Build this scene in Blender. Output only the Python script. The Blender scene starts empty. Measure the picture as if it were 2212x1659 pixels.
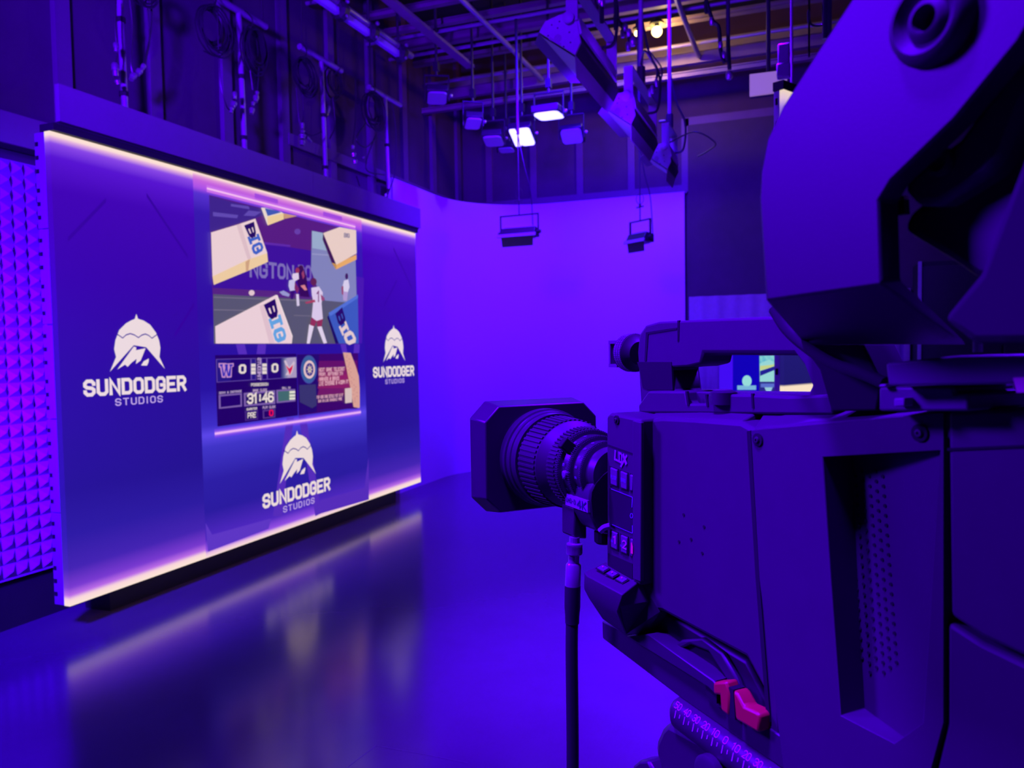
import bpy, bmesh, math, random
import numpy as np
from mathutils import Vector, Matrix
random.seed(7)
sc = bpy.context.scene
COL = sc.collection
PI = math.pi

# ------------------------------------------------------------------ camera
W, H = 2212, 1659
FPX, YAW, PITCH, ROLL = 1673.376, 0.366220165, 0.0452115364, -0.016583
EYE = Vector((0, 0, 1.5))
_f = Vector((-math.sin(YAW)*math.cos(PITCH), math.cos(YAW)*math.cos(PITCH), -math.sin(PITCH)))
_r = Vector((math.cos(YAW), math.sin(YAW), 0)); _u = _r.cross(_f)
CR = _r*math.cos(ROLL) + _u*math.sin(ROLL); CU = -_r*math.sin(ROLL) + _u*math.cos(ROLL)
cam_d = bpy.data.cameras.new('camera'); cam = bpy.data.objects.new('camera', cam_d); COL.objects.link(cam)
cam.matrix_world = Matrix(((CR.x, CU.x, -_f.x, EYE.x), (CR.y, CU.y, -_f.y, EYE.y), (CR.z, CU.z, -_f.z, EYE.z), (0, 0, 0, 1)))
cam_d.sensor_fit = 'HORIZONTAL'; cam_d.sensor_width = 36.0; cam_d.lens = 36.0*FPX/W
cam_d.clip_start = 0.02; cam_d.clip_end = 60
cam_d.dof.use_dof = True; cam_d.dof.focus_distance = 0.86; cam_d.dof.aperture_fstop = 11.5
sc.camera = cam

# ------------------------------------------------------------------ world, exposure, lights
wd = bpy.data.worlds.new('world'); sc.world = wd; wd.use_nodes = True
wd.node_tree.nodes['Background'].inputs[0].default_value = (0.05, 0.0, 0.3, 1)
wd.node_tree.nodes['Background'].inputs[1].default_value = 0.02
sc.view_settings.view_transform = 'Standard'; sc.view_settings.look = 'None'
sc.view_settings.exposure = 0.0; sc.view_settings.gamma = 1.0; sc.view_settings.use_curve_mapping = False
VIO = (0.105, 0.0, 1.0); PUR = (0.17, 0.0, 1.0); BLU = (0.07, 0.0, 1.0)
def area(name, loc, aim, size, power, col=VIO, spread=180, sy=None):
    l = bpy.data.lights.new(name, 'AREA'); l.energy = power; l.color = col
    l.shape = 'RECTANGLE'; l.size = size; l.size_y = sy or size; l.spread = math.radians(spread)
    o = bpy.data.objects.new(name, l); COL.objects.link(o); o.location = loc
    o.rotation_euler = (Vector(aim)-Vector(loc)).to_track_quat('-Z', 'Y').to_euler()
    return o
CYV = (0.035, 0.0, 1.0)
VIO = (0.088, 0.0, 1.0)
area('cyclorama_wash_light', (-1.9, 6.2, 4.3), (-2.9, 9.2, 1.4), 0.5, 78, CYV, spread=110)
area('cyclorama_right_light', (-1.3, 6.2, 4.3), (-1.6, 9.2, 1.4), 0.5, 62, CYV, spread=110)
area('cyclorama_left_light', (-2.2, 6.2, 3.9), (-4.0, 8.3, 1.4), 0.4, 50, (.075, 0, 1), spread=100)
area('floor_pool_light', (-0.5, 4.2, 3.9), (-0.1, 3.3, 0), 0.5, 150, (.10, 0, 1), spread=60)
area('foam_light', (-2.3, 0.3, 2.5), (-4.05, 2.85, 1.2), 0.35, 165, (.06, 0, 1), spread=60)
area('upper_wall_light', (-2.0, 0.6, 3.0), (-4.1, 5.2, 3.6), 0.3, 60, VIO, spread=50)
area('camera_overhead_light', (-0.8, -0.1, 4.0), (-0.1, 0.6, 1.3), 0.4, 42, VIO, spread=50)
area('camera_key_light', (-2.3, 0.2, 2.7), (0.0, 0.6, 1.38), 0.5, 30, VIO, spread=70)
area('camera_top_light', (0.6, 2.2, 4.2), (0.0, 0.8, 1.4), 0.5, 60, VIO, spread=60)
area('grid_front_light', (-1.6, -0.6, 3.6), (-1.6, 6.0, 3.9), 0.4, 38, VIO, spread=50)
area('grid_bounce_light', (-1.2, 4.6, 2.6), (-1.6, 6.6, 5.3), 0.6, 20, BLU, spread=130)
area('back_wall_upper_light', (-1.4, 7.9, 3.5), (-1.4, 9.3, 3.75), 0.3, 3, BLU, spread=140)
area('right_wall_light', (0.3, 6.0, 4.0), (-0.2, 9.2, 1.2), 0.5, 14, VIO, spread=110)

# ------------------------------------------------------------------ helpers
def pl(px, py, ax, v):                # the point where the sight line through a photo pixel meets the plane axis = v
    d = _f + CR*((px-W/2)/FPX) - CU*((py-H/2)/FPX)
    return EYE + d*((v-EYE[ax])/d[ax])
def at(px, py, depth):
    return EYE + (_f + CR*((px-W/2)/FPX) - CU*((py-H/2)/FPX))*depth
BO = at(1310, 893, .745); BA = YAW + math.radians(25)
BF = Vector((-math.sin(BA), math.cos(BA), 0)); BR = Vector((math.cos(BA), math.sin(BA), 0)); UP = Vector((0, 0, 1))
def S(px, py, r=0.0):                 # point on the plane parallel to the video camera's side, r metres behind it
    d = _f + CR*((px-W/2)/FPX) - CU*((py-H/2)/FPX)
    return EYE + d*(((BO-EYE).dot(BR)+r)/d.dot(BR))
def SL(pts, r=0.0): return [S(x, y, r) for x, y in pts]
def lin(c):
    return tuple(((v/255)/12.92 if v/255 <= .04045 else (((v/255)+.055)/1.055)**2.4) for v in c)

MATS = {}
def mat(name, rgb, rough=.5, metal=0.0, emit=None, es=1.0, noise=0.0, nscale=8.0, bump=0.0, bscale=60.0, coat=0.0, spec=.5):
    if name in MATS: return MATS[name]
    m = bpy.data.materials.new(name); m.use_nodes = True; nt = m.node_tree; b = nt.nodes['Principled BSDF']
    b.inputs['Base Color'].default_value = (*rgb, 1); b.inputs['Roughness'].default_value = rough
    b.inputs['Metallic'].default_value = metal; b.inputs['Specular IOR Level'].default_value = spec
    b.inputs['Coat Weight'].default_value = coat
    tc = nt.nodes.new('ShaderNodeTexCoord')
    if noise:
        n = nt.nodes.new('ShaderNodeTexNoise'); n.inputs['Scale'].default_value = nscale; n.inputs['Detail'].default_value = 6
        nt.links.new(tc.outputs['Object'], n.inputs['Vector'])
        mx = nt.nodes.new('ShaderNodeMix'); mx.data_type = 'RGBA'
        mx.inputs[6].default_value = (*[c*(1-noise) for c in rgb], 1); mx.inputs[7].default_value = (*[min(1, c*(1+noise)) for c in rgb], 1)
        nt.links.new(n.outputs['Fac'], mx.inputs[0]); nt.links.new(mx.outputs[2], b.inputs['Base Color'])
    if bump:
        n2 = nt.nodes.new('ShaderNodeTexNoise'); n2.inputs['Scale'].default_value = bscale; n2.inputs['Detail'].default_value = 4
        nt.links.new(tc.outputs['Object'], n2.inputs['Vector'])
        bp = nt.nodes.new('ShaderNodeBump'); bp.inputs['Strength'].default_value = bump; bp.inputs['Distance'].default_value = .002
        nt.links.new(n2.outputs['Fac'], bp.inputs['Height']); nt.links.new(bp.outputs['Normal'], b.inputs['Normal'])
    if emit:
        b.inputs['Emission Color'].default_value = (*emit, 1); b.inputs['Emission Strength'].default_value = es
    MATS[name] = m; return m

class O:                              # small mesh builder: collects geometry, links ONE object
    def __init__(s): s.bm = bmesh.new(); s.col = None
    def face(s, pts, rgb=None):
        f = s.bm.faces.new([s.bm.verts.new(p) for p in pts])
        if rgb is not None:
            if s.col is None: s.col = s.bm.loops.layers.float_color.new('colour')
            for l in f.loops: l[s.col] = (*lin(rgb), 1)
        return f
    def grid(s, A, B, close=True):     # side quads between two loops
        n = len(A)
        for i in range(n if close else n-1):
            j = (i+1) % n
            s.bm.faces.new((A[i], A[j], B[j], B[i]))
    def loft(s, P, Q, caps=True):
        a = [s.bm.verts.new(p) for p in P]; b = [s.bm.verts.new(p) for p in Q]
        s.grid(a, b)
        if caps: s.bm.faces.new(list(reversed(a))); s.bm.faces.new(b)
        return s
    def prism(s, P, v): return s.loft(P, [Vector(p)+Vector(v) for p in P])
    def box(s, c, size, ax=None):
        c = Vector(c); x, y, z = ax or (Vector((1, 0, 0)), Vector((0, 1, 0)), Vector((0, 0, 1)))
        x, y, z = x*size[0]/2, y*size[1]/2, z*size[2]/2
        return s.loft([c-x-y-z, c+x-y-z, c+x+y-z, c-x+y-z], [c-x-y+z, c+x-y+z, c+x+y+z, c-x+y+z])
    def lathe(s, o, d, prof, n=24, cap=True, ref=None):
        o = Vector(o); d = Vector(d).normalized(); e = Vector(ref) if ref else (Vector((0, 0, 1)) if abs(d.z) < .9 else Vector((1, 0, 0)))
        x = d.cross(e).normalized(); y = x.cross(d)
        prev = None
        for t, r in prof:
            ring = [s.bm.verts.new(o+d*t+(x*math.cos(2*PI*k/n)+y*math.sin(2*PI*k/n))*r) for k in range(n)]
            if prev: s.grid(prev, ring)
            elif cap: s.bm.faces.new(list(reversed(ring)))
            prev = ring
        if cap: s.bm.faces.new(prev)
        return s
    def cyl(s, a, b, r, n=12, r2=None):
        a, b = Vector(a), Vector(b)
        return s.lathe(a, b-a, [(0, r), ((b-a).length, r if r2 is None else r2)], n)
    def tube(s, pts, r, n=6):
        pts = [Vector(p) for p in pts]; prev = None; x = None
        for i, p in enumerate(pts):
            t = (pts[min(i+1, len(pts)-1)]-pts[max(i-1, 0)]).normalized()
            if x is None:
                e = Vector((0, 0, 1)) if abs(t.z) < .9 else Vector((1, 0, 0)); x = t.cross(e).normalized()
            else: x = (x-t*x.dot(t)).normalized()
            y = t.cross(x)
            ring = [s.bm.verts.new(p+(x*math.cos(2*PI*k/n)+y*math.sin(2*PI*k/n))*r) for k in range(n)]
            if prev: s.grid(prev, ring)
            else: s.bm.faces.new(list(reversed(ring)))
            prev = ring
        s.bm.faces.new(prev); return s
    def ball(s, c, r, n=10):
        bmesh.ops.create_uvsphere(s.bm, u_segments=n, v_segments=max(5, n//2), radius=r, matrix=Matrix.Translation(c)); return s
    def mesh(s, name, m, smooth=0):
        bmesh.ops.recalc_face_normals(s.bm, faces=s.bm.faces[:])
        me = bpy.data.meshes.new(name); s.bm.to_mesh(me); s.bm.free()
        for mm in (m if isinstance(m, list) else [m]): me.materials.append(mm)
        if smooth:
            me.polygons.foreach_set('use_smooth', [True]*len(me.polygons)); me.set_sharp_from_angle(angle=math.radians(smooth))
        return me
    def put(s, name, m, parent=None, bevel=0, smooth=0, label=None, seg=2):
        if parent: 
            wl = wloc(parent)
            bmesh.ops.translate(s.bm, vec=-wl, verts=s.bm.verts[:])
        me = s.mesh(name, m, smooth)
        o = bpy.data.objects.new(name, me); COL.objects.link(o)
        if parent: o.parent = parent
        if bevel:
            b = o.modifiers.new('bevel', 'BEVEL'); b.width = bevel; b.segments = seg; b.limit_method = 'ANGLE'; b.angle_limit = math.radians(35)
            if not smooth: me.polygons.foreach_set('use_smooth', [True]*len(me.polygons)); me.set_sharp_from_angle(angle=math.radians(40))
        if label: o['label'] = label
        return o
def wloc(o):
    v = Vector((0, 0, 0))
    while o: v = v + o.location; o = o.parent
    return v
def thing(name, label, cat, loc=(0, 0, 0), group=None):
    o = bpy.data.objects.new(name, None); COL.objects.link(o); o.location = loc; o.empty_display_size = .1
    o['label'] = label; o['category'] = cat
    if group: o['group'] = group
    return o
def tag(o, label, cat, group=None):
    o['label'] = label; o['category'] = cat
    if group: o['group'] = group
    return o
def struct(o): o['kind'] = 'structure'; return o
def dup(root, loc, label):
    r = root.copy(); COL.objects.link(r); r.location = loc; r['label'] = label
    for ch in root.children:
        c = ch.copy(); COL.objects.link(c); c.parent = r
        for g in ch.children:
            d = g.copy(); COL.objects.link(d); d.parent = c
    return r
def inst(name, me, loc, parent):
    o = bpy.data.objects.new(name, me); COL.objects.link(o); o.location = loc; o.parent = parent; return o
def smooth_path(P, k=6):               # Catmull-Rom through points
    P = [Vector(p) for p in P]; P = [P[0]*2-P[1]]+P+[P[-1]*2-P[-2]]; out = []
    for i in range(1, len(P)-2):
        for j in range(k):
            t = j/k; a, b, c, d = P[i-1], P[i], P[i+1], P[i+2]
            out.append(.5*((2*b)+(c-a)*t+(2*a-5*b+4*c-d)*t*t+(3*b-a-3*c+d)*t**3))
    out.append(P[-2]); return out

# stroke lettering on a 4 x 6 grid
GL = {
 'A': [[(0, 0), (0, 5), (1, 6), (3, 6), (4, 5), (4, 0)], [(0, 2.4), (4, 2.4)]], 'B': [[(0, 0), (0, 6), (3, 6), (4, 5), (4, 3.8), (3.2, 3.1), (4, 2.4), (4, 1), (3, 0), (0, 0)], [(0, 3.1), (3.2, 3.1)]],
 'C': [[(4, 4.4), (4, 5), (3, 6), (1, 6), (0, 5), (0, 1), (1, 0), (3, 0), (4, 1), (4, 1.6)]], 'D': [[(0, 0), (0, 6), (3, 6), (4, 5), (4, 1), (3, 0), (0, 0)]],
 'E': [[(4, 6), (0, 6), (0, 0), (4, 0)], [(0, 3), (3.2, 3)]], 'F': [[(4, 6), (0, 6), (0, 0)], [(0, 3), (3.2, 3)]],
 'G': [[(4, 4.4), (4, 5), (3, 6), (1, 6), (0, 5), (0, 1), (1, 0), (3, 0), (4, 1), (4, 2.8), (2.2, 2.8)]], 'H': [[(0, 0), (0, 6)], [(4, 0), (4, 6)], [(0, 3), (4, 3)]],
 'I': [[(2, 0), (2, 6)]], 'J': [[(4, 6), (4, 1), (3, 0), (1, 0), (0, 1)]], 'K': [[(0, 0), (0, 6)], [(4, 6), (.6, 3), (4, 0)]], 'L': [[(0, 6), (0, 0), (4, 0)]],
 'M': [[(0, 0), (0, 6), (2, 2.5), (4, 6), (4, 0)]], 'N': [[(0, 0), (0, 6), (4, 0), (4, 6)]], 'O': [[(1, 0), (3, 0), (4, 1), (4, 5), (3, 6), (1, 6), (0, 5), (0, 1), (1, 0)]],
 'P': [[(0, 0), (0, 6), (3, 6), (4, 5), (4, 3.6), (3, 2.6), (0, 2.6)]], 'Q': [[(1, 0), (3, 0), (4, 1), (4, 5), (3, 6), (1, 6), (0, 5), (0, 1), (1, 0)], [(2.6, 1.6), (4.2, -.3)]],
 'R': [[(0, 0), (0, 6), (3, 6), (4, 5), (4, 3.8), (3, 2.8), (0, 2.8)], [(2.2, 2.8), (4, 0)]], 'S': [[(4, 4.6), (4, 5), (3, 6), (1, 6), (0, 5), (0, 3.9), (.8, 3.2), (3.2, 2.8), (4, 2.1), (4, 1), (3, 0), (1, 0), (0, 1), (0, 1.4)]],
 'T': [[(0, 6), (4, 6)], [(2, 6), (2, 0)]], 'U': [[(0, 6), (0, 1), (1, 0), (3, 0), (4, 1), (4, 6)]], 'V': [[(0, 6), (2, 0), (4, 6)]], 'W': [[(-.4, 6), (1, 0), (2, 4.2), (3, 0), (4.4, 6)]],
 'X': [[(0, 0), (4, 6)], [(0, 6), (4, 0)]], 'Y': [[(0, 6), (2, 3), (4, 6)], [(2, 3), (2, 0)]], 'Z': [[(0, 6), (4, 6), (0, 0), (4, 0)]],
 '0': [[(1, 0), (3, 0), (4, 1), (4, 5), (3, 6), (1, 6), (0, 5), (0, 1), (1, 0)]], '1': [[(.8, 4.8), (2.2, 6), (2.2, 0)]], '2': [[(0, 5), (1, 6), (3, 6), (4, 5), (4, 3.8), (0, 0), (4, 0)]],
 '3': [[(0, 5), (1, 6), (3, 6), (4, 5), (4, 3.8), (3, 3.1), (4, 2.4), (4, 1), (3, 0), (1, 0), (0, 1)], [(1.4, 3.1), (3, 3.1)]], '4': [[(3, 0), (3, 6), (0, 2), (4.2, 2)]],
 '5': [[(4, 6), (0, 6), (0, 3.5), (3, 3.5), (4, 2.5), (4, 1), (3, 0), (0, 0)]], '6': [[(4, 5), (3, 6), (1, 6), (0, 5), (0, 1), (1, 0), (3, 0), (4, 1), (4, 2.5), (3, 3.3), (0, 3.3)]],
 '7': [[(0, 6), (4, 6), (1.5, 0)]], '8': [[(1, 0), (3, 0), (4, 1), (4, 2.4), (3, 3.1), (4, 3.8), (4, 5), (3, 6), (1, 6), (0, 5), (0, 3.8), (1, 3.1), (0, 2.4), (0, 1), (1, 0)], [(1, 3.1), (3, 3.1)]],
 '9': [[(0, 1), (1, 0), (3, 0), (4, 1), (4, 5), (3, 6), (1, 6), (0, 5), (0, 3.6), (1, 2.8), (4, 2.8)]], ':': [[(2, 1.2), (2, 2.2)], [(2, 3.8), (2, 4.8)]], '.': [[(2, -.2), (2, .6)]], ',': [[(2.2, .5), (1.6, -1)]],
 '@': [[(3, 2), (3, 4), (1.4, 4), (1, 3.4), (1, 2.4), (1.4, 2), (4, 2), (4, 5), (3, 6), (1, 6), (0, 5), (0, 1), (1, 0), (3.6, 0)]], '&': [[(4, 2.6), (2, 0), (.8, 0), (0, 1), (3, 4.8), (2.2, 6), (1.2, 6), (.6, 5), (4, 0)]], ' ': [], '/': [[(0, 0), (4, 6)]], '-': [[(.8, 3), (3.2, 3)]],
 'SERIFI': [[(2, 0), (2, 6)], [(.6, 0), (3.4, 0)], [(.6, 6), (3.4, 6)]],
}
def strokes(txt, wt, gap):
    """list of quads/tris in grid units, plus the total width"""
    polys = []; x0 = 0.0
    for ch in txt:
        key = 'SERIFI' if ch == '|' else ch.upper()
        wch = 4.0
        if ch in '1:.,': wch = 2.6
        if ch == 'I': wch = 1.2
        off = -(2-wch/2) if ch in '1:.,I' else 0
        for st in GL[key]:
            pts = [Vector((x+x0+off, y)) for x, y in st]; closed = len(st) > 2 and st[0] == st[-1]
            if closed: pts = pts[:-1]
            n = len(pts); L = []; R = []
            for i in range(n):
                if closed: a, b, c = pts[i-1], pts[i], pts[(i+1) % n]
                else: a, b, c = pts[max(i-1, 0)], pts[i], pts[min(i+1, n-1)]
                d1 = (b-a).normalized() if (b-a).length else (c-b).normalized(); d2 = (c-b).normalized() if (c-b).length else d1
                n1 = Vector((-d1.y, d1.x)); n2 = Vector((-d2.y, d2.x)); m = (n1+n2).normalized() if (n1+n2).length > .1 else n1
                k = min(wt/2/max(m.dot(n1), .35), wt*1.1); e = Vector((0, 0))
                if not closed and i == 0: e = -d2*wt*.45
                if not closed and i == n-1: e = d1*wt*.45
                L.append(b+m*k+e); R.append(b-m*k+e)
            for i in range(n if closed else n-1):
                j = (i+1) % n; polys.append([R[i], R[j], L[j], L[i]])
        x0 += wch+gap
    return polys, max(x0-gap, .1)
def text(ob, txt, quad, rgb, wt=1.2, gap=1.6, off=Vector((0, 0, 0))):
    bl, br, tr, tl = [Vector(q) for q in quad]; polys, tw = strokes(txt, wt, gap)
    for p in polys:
        q = []
        for v in p:
            u = v.x/tw; w = v.y/6
            q.append((bl*(1-u)+br*u)*(1-w)+(tl*(1-u)+tr*u)*w+off)
        ob.face(q, rgb)

def attr_mat(name, emit):
    m = bpy.data.materials.new(name); m.use_nodes = True; nt = m.node_tree; b = nt.nodes['Principled BSDF']
    a = nt.nodes.new('ShaderNodeAttribute'); a.attribute_name = 'colour'
    if emit:
        b.inputs['Base Color'].default_value = (.01, .01, .01, 1); b.inputs['Roughness'].default_value = .6
        nt.links.new(a.outputs['Color'], b.inputs['Emission Color']); b.inputs['Emission Strength'].default_value = 1.0
    else:
        nt.links.new(a.outputs['Color'], b.inputs['Base Color']); b.inputs['Roughness'].default_value = .6
    return m
M_SCREEN = attr_mat('screen_graphics', True); M_PRINT = attr_mat('printed_paint', False)

def ramp_screen(name, stops, z0, h):
    m = bpy.data.materials.new(name); m.use_nodes = True; nt = m.node_tree; b = nt.nodes['Principled BSDF']
    b.inputs['Base Color'].default_value = (.012, .01, .014, 1); b.inputs['Roughness'].default_value = .55
    g = nt.nodes.new('ShaderNodeNewGeometry'); sx = nt.nodes.new('ShaderNodeSeparateXYZ'); mr = nt.nodes.new('ShaderNodeMapRange'); cr = nt.nodes.new('ShaderNodeValToRGB')
    mr.inputs[1].default_value = z0; mr.inputs[2].default_value = z0+h
    nt.links.new(g.outputs['Position'], sx.inputs[0]); nt.links.new(sx.outputs['Z'], mr.inputs[0]); nt.links.new(mr.outputs[0], cr.inputs[0])
    el = cr.color_ramp.elements
    while len(el) < len(stops): el.new(.5)
    for e, (p, c) in zip(el, stops): e.position = p/h; e.color = (*lin(c), 1)
    nt.links.new(cr.outputs[0], b.inputs['Emission Color']); b.inputs['Emission Strength'].default_value = 1
    return m

# ------------------------------------------------------------------ materials
M_FLOOR = mat('purple_painted_studio_floor', (.10, .055, .13), .17, noise=.3, nscale=1.4, bump=.06, bscale=9, spec=1.0)
M_FLOOR.node_tree.nodes['Principled BSDF'].inputs['Specular Tint'].default_value = (.95, .5, 1, 1)
M_CYC = mat('cyclorama_lilac_paint', (.70, .24, .76), .75, noise=.02, nscale=1.2)
M_BLACKWALL = mat('black_wall_board', (.075, .022, .08), .8, noise=.35, nscale=2.2)
M_BATTEN = mat('dark_batten_paint', (.14, .04, .15), .6, noise=.1)
M_DARK = mat('matt_black_paint', (.012, .011, .014), .7, noise=.2)
M_CEIL = mat('ceiling_deck_black', (.022, .018, .026), .85, noise=.2, nscale=3)
M_JOIST = mat('joist_grey_paint', (.28, .20, .22), .55, noise=.2)
M_PIPE = mat('grey_steel_pipe', (.36, .30, .38), .3, .35, noise=.1, nscale=30)
M_FOAM = mat('grey_acoustic_foam', (.42, .36, .44), .9, noise=.06, nscale=60)
M_HEAD = mat('header_board_paint', (.19, .05, .20), .5, noise=.05)
M_CABLE = mat('black_rubber_cable', (.02, .02, .022), .4, noise=.1)
M_CONN = mat('pale_connector_metal', (.45, .43, .45), .3, .7, noise=.1)
M_FIX = mat('fixture_black_metal', (.028, .026, .03), .45, noise=.2, nscale=20)
M_PLATE = mat('fixture_grey_plate', (.38, .33, .40), .5, noise=.12, nscale=25)
M_DOOR = mat('barn_door_grey', (.27, .26, .28), .45, noise=.05)
M_CURT = mat('mauve_curtain_fabric', (.30, .13, .30), .9, noise=.15, nscale=20)
M_LIT = mat('lit_panel_diffuser', (.9, .9, .9), .5, emit=(1.15, 1.03, 6.0), es=1.0)
M_BULB = mat('warm_bulb_glass', (1, .9, .6), .3, emit=(9.0, 6.2, 1.6), es=1.0)
M_OFF = mat('unlit_diffuser', (.45, .45, .47), .5, noise=.03)
M_BODY = mat('camera_black_plastic', (.050, .042, .052), .58, noise=.08, nscale=40, bump=.05, bscale=900, spec=.32)
M_VF = mat('viewfinder_black_plastic', (.023, .02, .025), .5, noise=.06, nscale=40, bump=.04, bscale=900)
M_BODY2 = mat('camera_dark_plastic', (.030, .028, .031), .5, noise=.1, nscale=40)
M_RUB = mat('lens_rubber', (.028, .027, .03), .55, noise=.1, nscale=50)
M_LENS = mat('lens_black_anodised', (.042, .040, .045), .35, noise=.08, nscale=40)
M_BTN = mat('soft_button_rubber', (.12, .11, .13), .5, noise=.05)
M_GAP = mat('gap_shade_and_part_black', (.004, .004, .005), .9, noise=.1)  # black stands in for shade in seams, holes, hollows; black parts share it
M_RED = mat('red_lever_plastic', (.5, .01, .03), .45, noise=.06, nscale=20)
M_ALU = mat('brushed_connector_metal', (.34, .30, .36), .3, .5, noise=.15, nscale=120)
M_PINK = mat('warm_metal_collar', (.75, .5, .45), .4, .2, noise=.1, nscale=40)
M_HEADM = mat('tripod_black_paint', (.042, .04, .044), .38, noise=.1, nscale=30)

# ------------------------------------------------------------------ room shell
LX, BY, RX, FY, CZ = -4.2, 9.3, 3.4, -1.6, 5.3
b = O(); b.box(((LX+RX)/2, (FY+BY)/2, -.05), (RX-LX+.2, BY-FY+.2, .1)); struct(b.put('floor', M_FLOOR))
b = O(); b.box(((LX+RX)/2, (FY+BY)/2, CZ+.05), (RX-LX+.2, BY-FY+.2, .1)); ceiling = struct(b.put('ceiling', M_CEIL))
b = O(); b.box((LX-.05, (FY+BY)/2, CZ/2), (.1, BY-FY, CZ)); wall_left = struct(b.put('wall_left', M_BLACKWALL))
b = O(); b.box(((LX+RX)/2, BY+.05, CZ/2), (RX-LX, .1, CZ)); wall_back = struct(b.put('wall_back', M_BLACKWALL))
b = O(); b.box((RX+.05, (FY+BY)/2, CZ/2), (.1, BY-FY, CZ)); struct(b.put('wall_right', M_BLACKWALL))
b = O(); b.box(((LX+RX)/2, FY-.05, CZ/2), (RX-LX, .1, CZ)); struct(b.put('wall_front', M_BLACKWALL))
flo = bpy.data.objects['floor']
for q in (((750, 1658), (812, 1611)), ((812, 1611), (930, 1632)), ((930, 1632), (1010, 1648))):
    p0_, p1_ = [pl(x, y, 2, 0) for x, y in q]; dd = (p1_-p0_).normalized(); nn = Vector((-dd.y, dd.x, 0))
    b = O(); b.prism([p0_-nn*.0012, p1_-nn*.0012, p1_+nn*.0012, p0_+nn*.0012], UP*.0006); b.put('seam', mat('floor_seam', (.16, .1, .2), .4, noise=.1), flo)
# cyclorama: one curved hard wall
path = [(-4.02, 7.13), (-4.02, 8.15)] + [(-4.02+1.05*(1-math.cos(a)), 8.15+1.05*math.sin(a)) for a in np.linspace(.12, PI/2, 14)] + [(-1.35, 9.2)]
b = O(); CH = 3.29
front = [[b.bm.verts.new((x, y, z)) for x, y in path] for z in (0, CH)]
back = [[b.bm.verts.new((x-.05*(1 if i < 10 else 0), y+(.05 if i > 6 else 0), z)) for i, (x, y) in enumerate(path)] for z in (0, CH)]
b.grid(front[0], front[1], False); b.grid(back[0], back[1], False); b.grid(front[1], back[1], False)
for k in (0, -1): b.bm.faces.new((front[0][k], front[1][k], back[1][k], back[0][k]))
struct(b.put('wall_cyclorama', M_CYC, smooth=30))
# battens on the upper walls
for k in range(9):
    y = 3.46+.705*k
    b = O(); b.box((LX+.02, y, 4.0), (.04, .10, 2.6)); b.put('batten', M_BATTEN, wall_left)
for x in (-3.82, -3.219, -2.618, -1.981, -1.345, -.715, -.1, .55):
    b = O(); b.box((x, BY-.02, 3.05 if x > -1.3 else 3.72), (.085, .04, 2.0 if x > -1.3 else .84)); b.put('batten', M_BATTEN, wall_back)
b = O(); b.box((-2.7, BY-.025, 3.33), (2.75, .05, .1)); b.put('rail', M_BATTEN, wall_back)
b = O(); b.box((LX+.025, 7.4, 3.33), (.05, 3.6, .1)); b.put('rail', M_BATTEN, wall_left)
b = O(); b.box((.4, BY-.02, 4.1), (3.5, .04, .1)); b.put('rail', M_BATTEN, wall_back)
b = O(); b.box((.4, BY-.06, 3.05), (3.42, .03, 2.0)); b.put('upper_panel', mat('dark_brown_panel', (.055, .02, .045), .7, noise=.2), wall_back)
b = O(); b.box((LX+.04, 2.2, .13), (.08, 4.6, .26)); struct(b.put('baseboard_left', M_DARK))
# joists in the ceiling, running across the room
for y, z, w_ in ((4.3, 4.75, .14), (5.2, 4.75, .14), (6.1, 4.75, .16), (6.75, 4.75, .05), (7.1, 4.72, .05), (7.52, 4.71, .17), (8.0, 4.72, .05), (8.2, 4.25, .05), (8.5, 4.48, .15), (8.92, 4.74, .15)):
    b = O(); h = .12 if w_ > .1 else .05
    b.box((-.4, y, z+.006), (7.6, .07, .012)); b.box((-.4, y-.02, z+h/2), (7.6, .016, h-.02)); b.box((-.4, y, z+h), (7.6, .07, .012))
    b.put('joist', M_JOIST, ceiling)
ORD = ('nearest', 'second', 'third', 'fourth', 'fifth', 'farthest')
for k, y in enumerate((4.45, 5.35, 5.9, 6.9, 7.35, 8.2)):
    b = O(); b.cyl((-4.15, y, 4.58), (3.3, y, 4.58), .018, 8); tag(b.put('grid_pipe', M_PIPE), ORD[k]+' crosswise grid pipe under the ceiling, counted towards the back wall', 'pipe', 'crosswise grid pipes under the ceiling')
for x, wh in ((-2.81, 'above the hanging wide strip light'), (-1.08, 'above the row of flood lights'), (.15, 'above the screen column'), (1.6, 'farthest right, behind the viewfinder')):
    b = O(); b.cyl((x, 1.0, 4.53), (x, 8.43, 4.53), .026, 8); tag(b.put('grid_pipe', M_PIPE), 'lengthwise grid pipe '+wh, 'pipe', 'lengthwise grid pipes under the ceiling')

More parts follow.
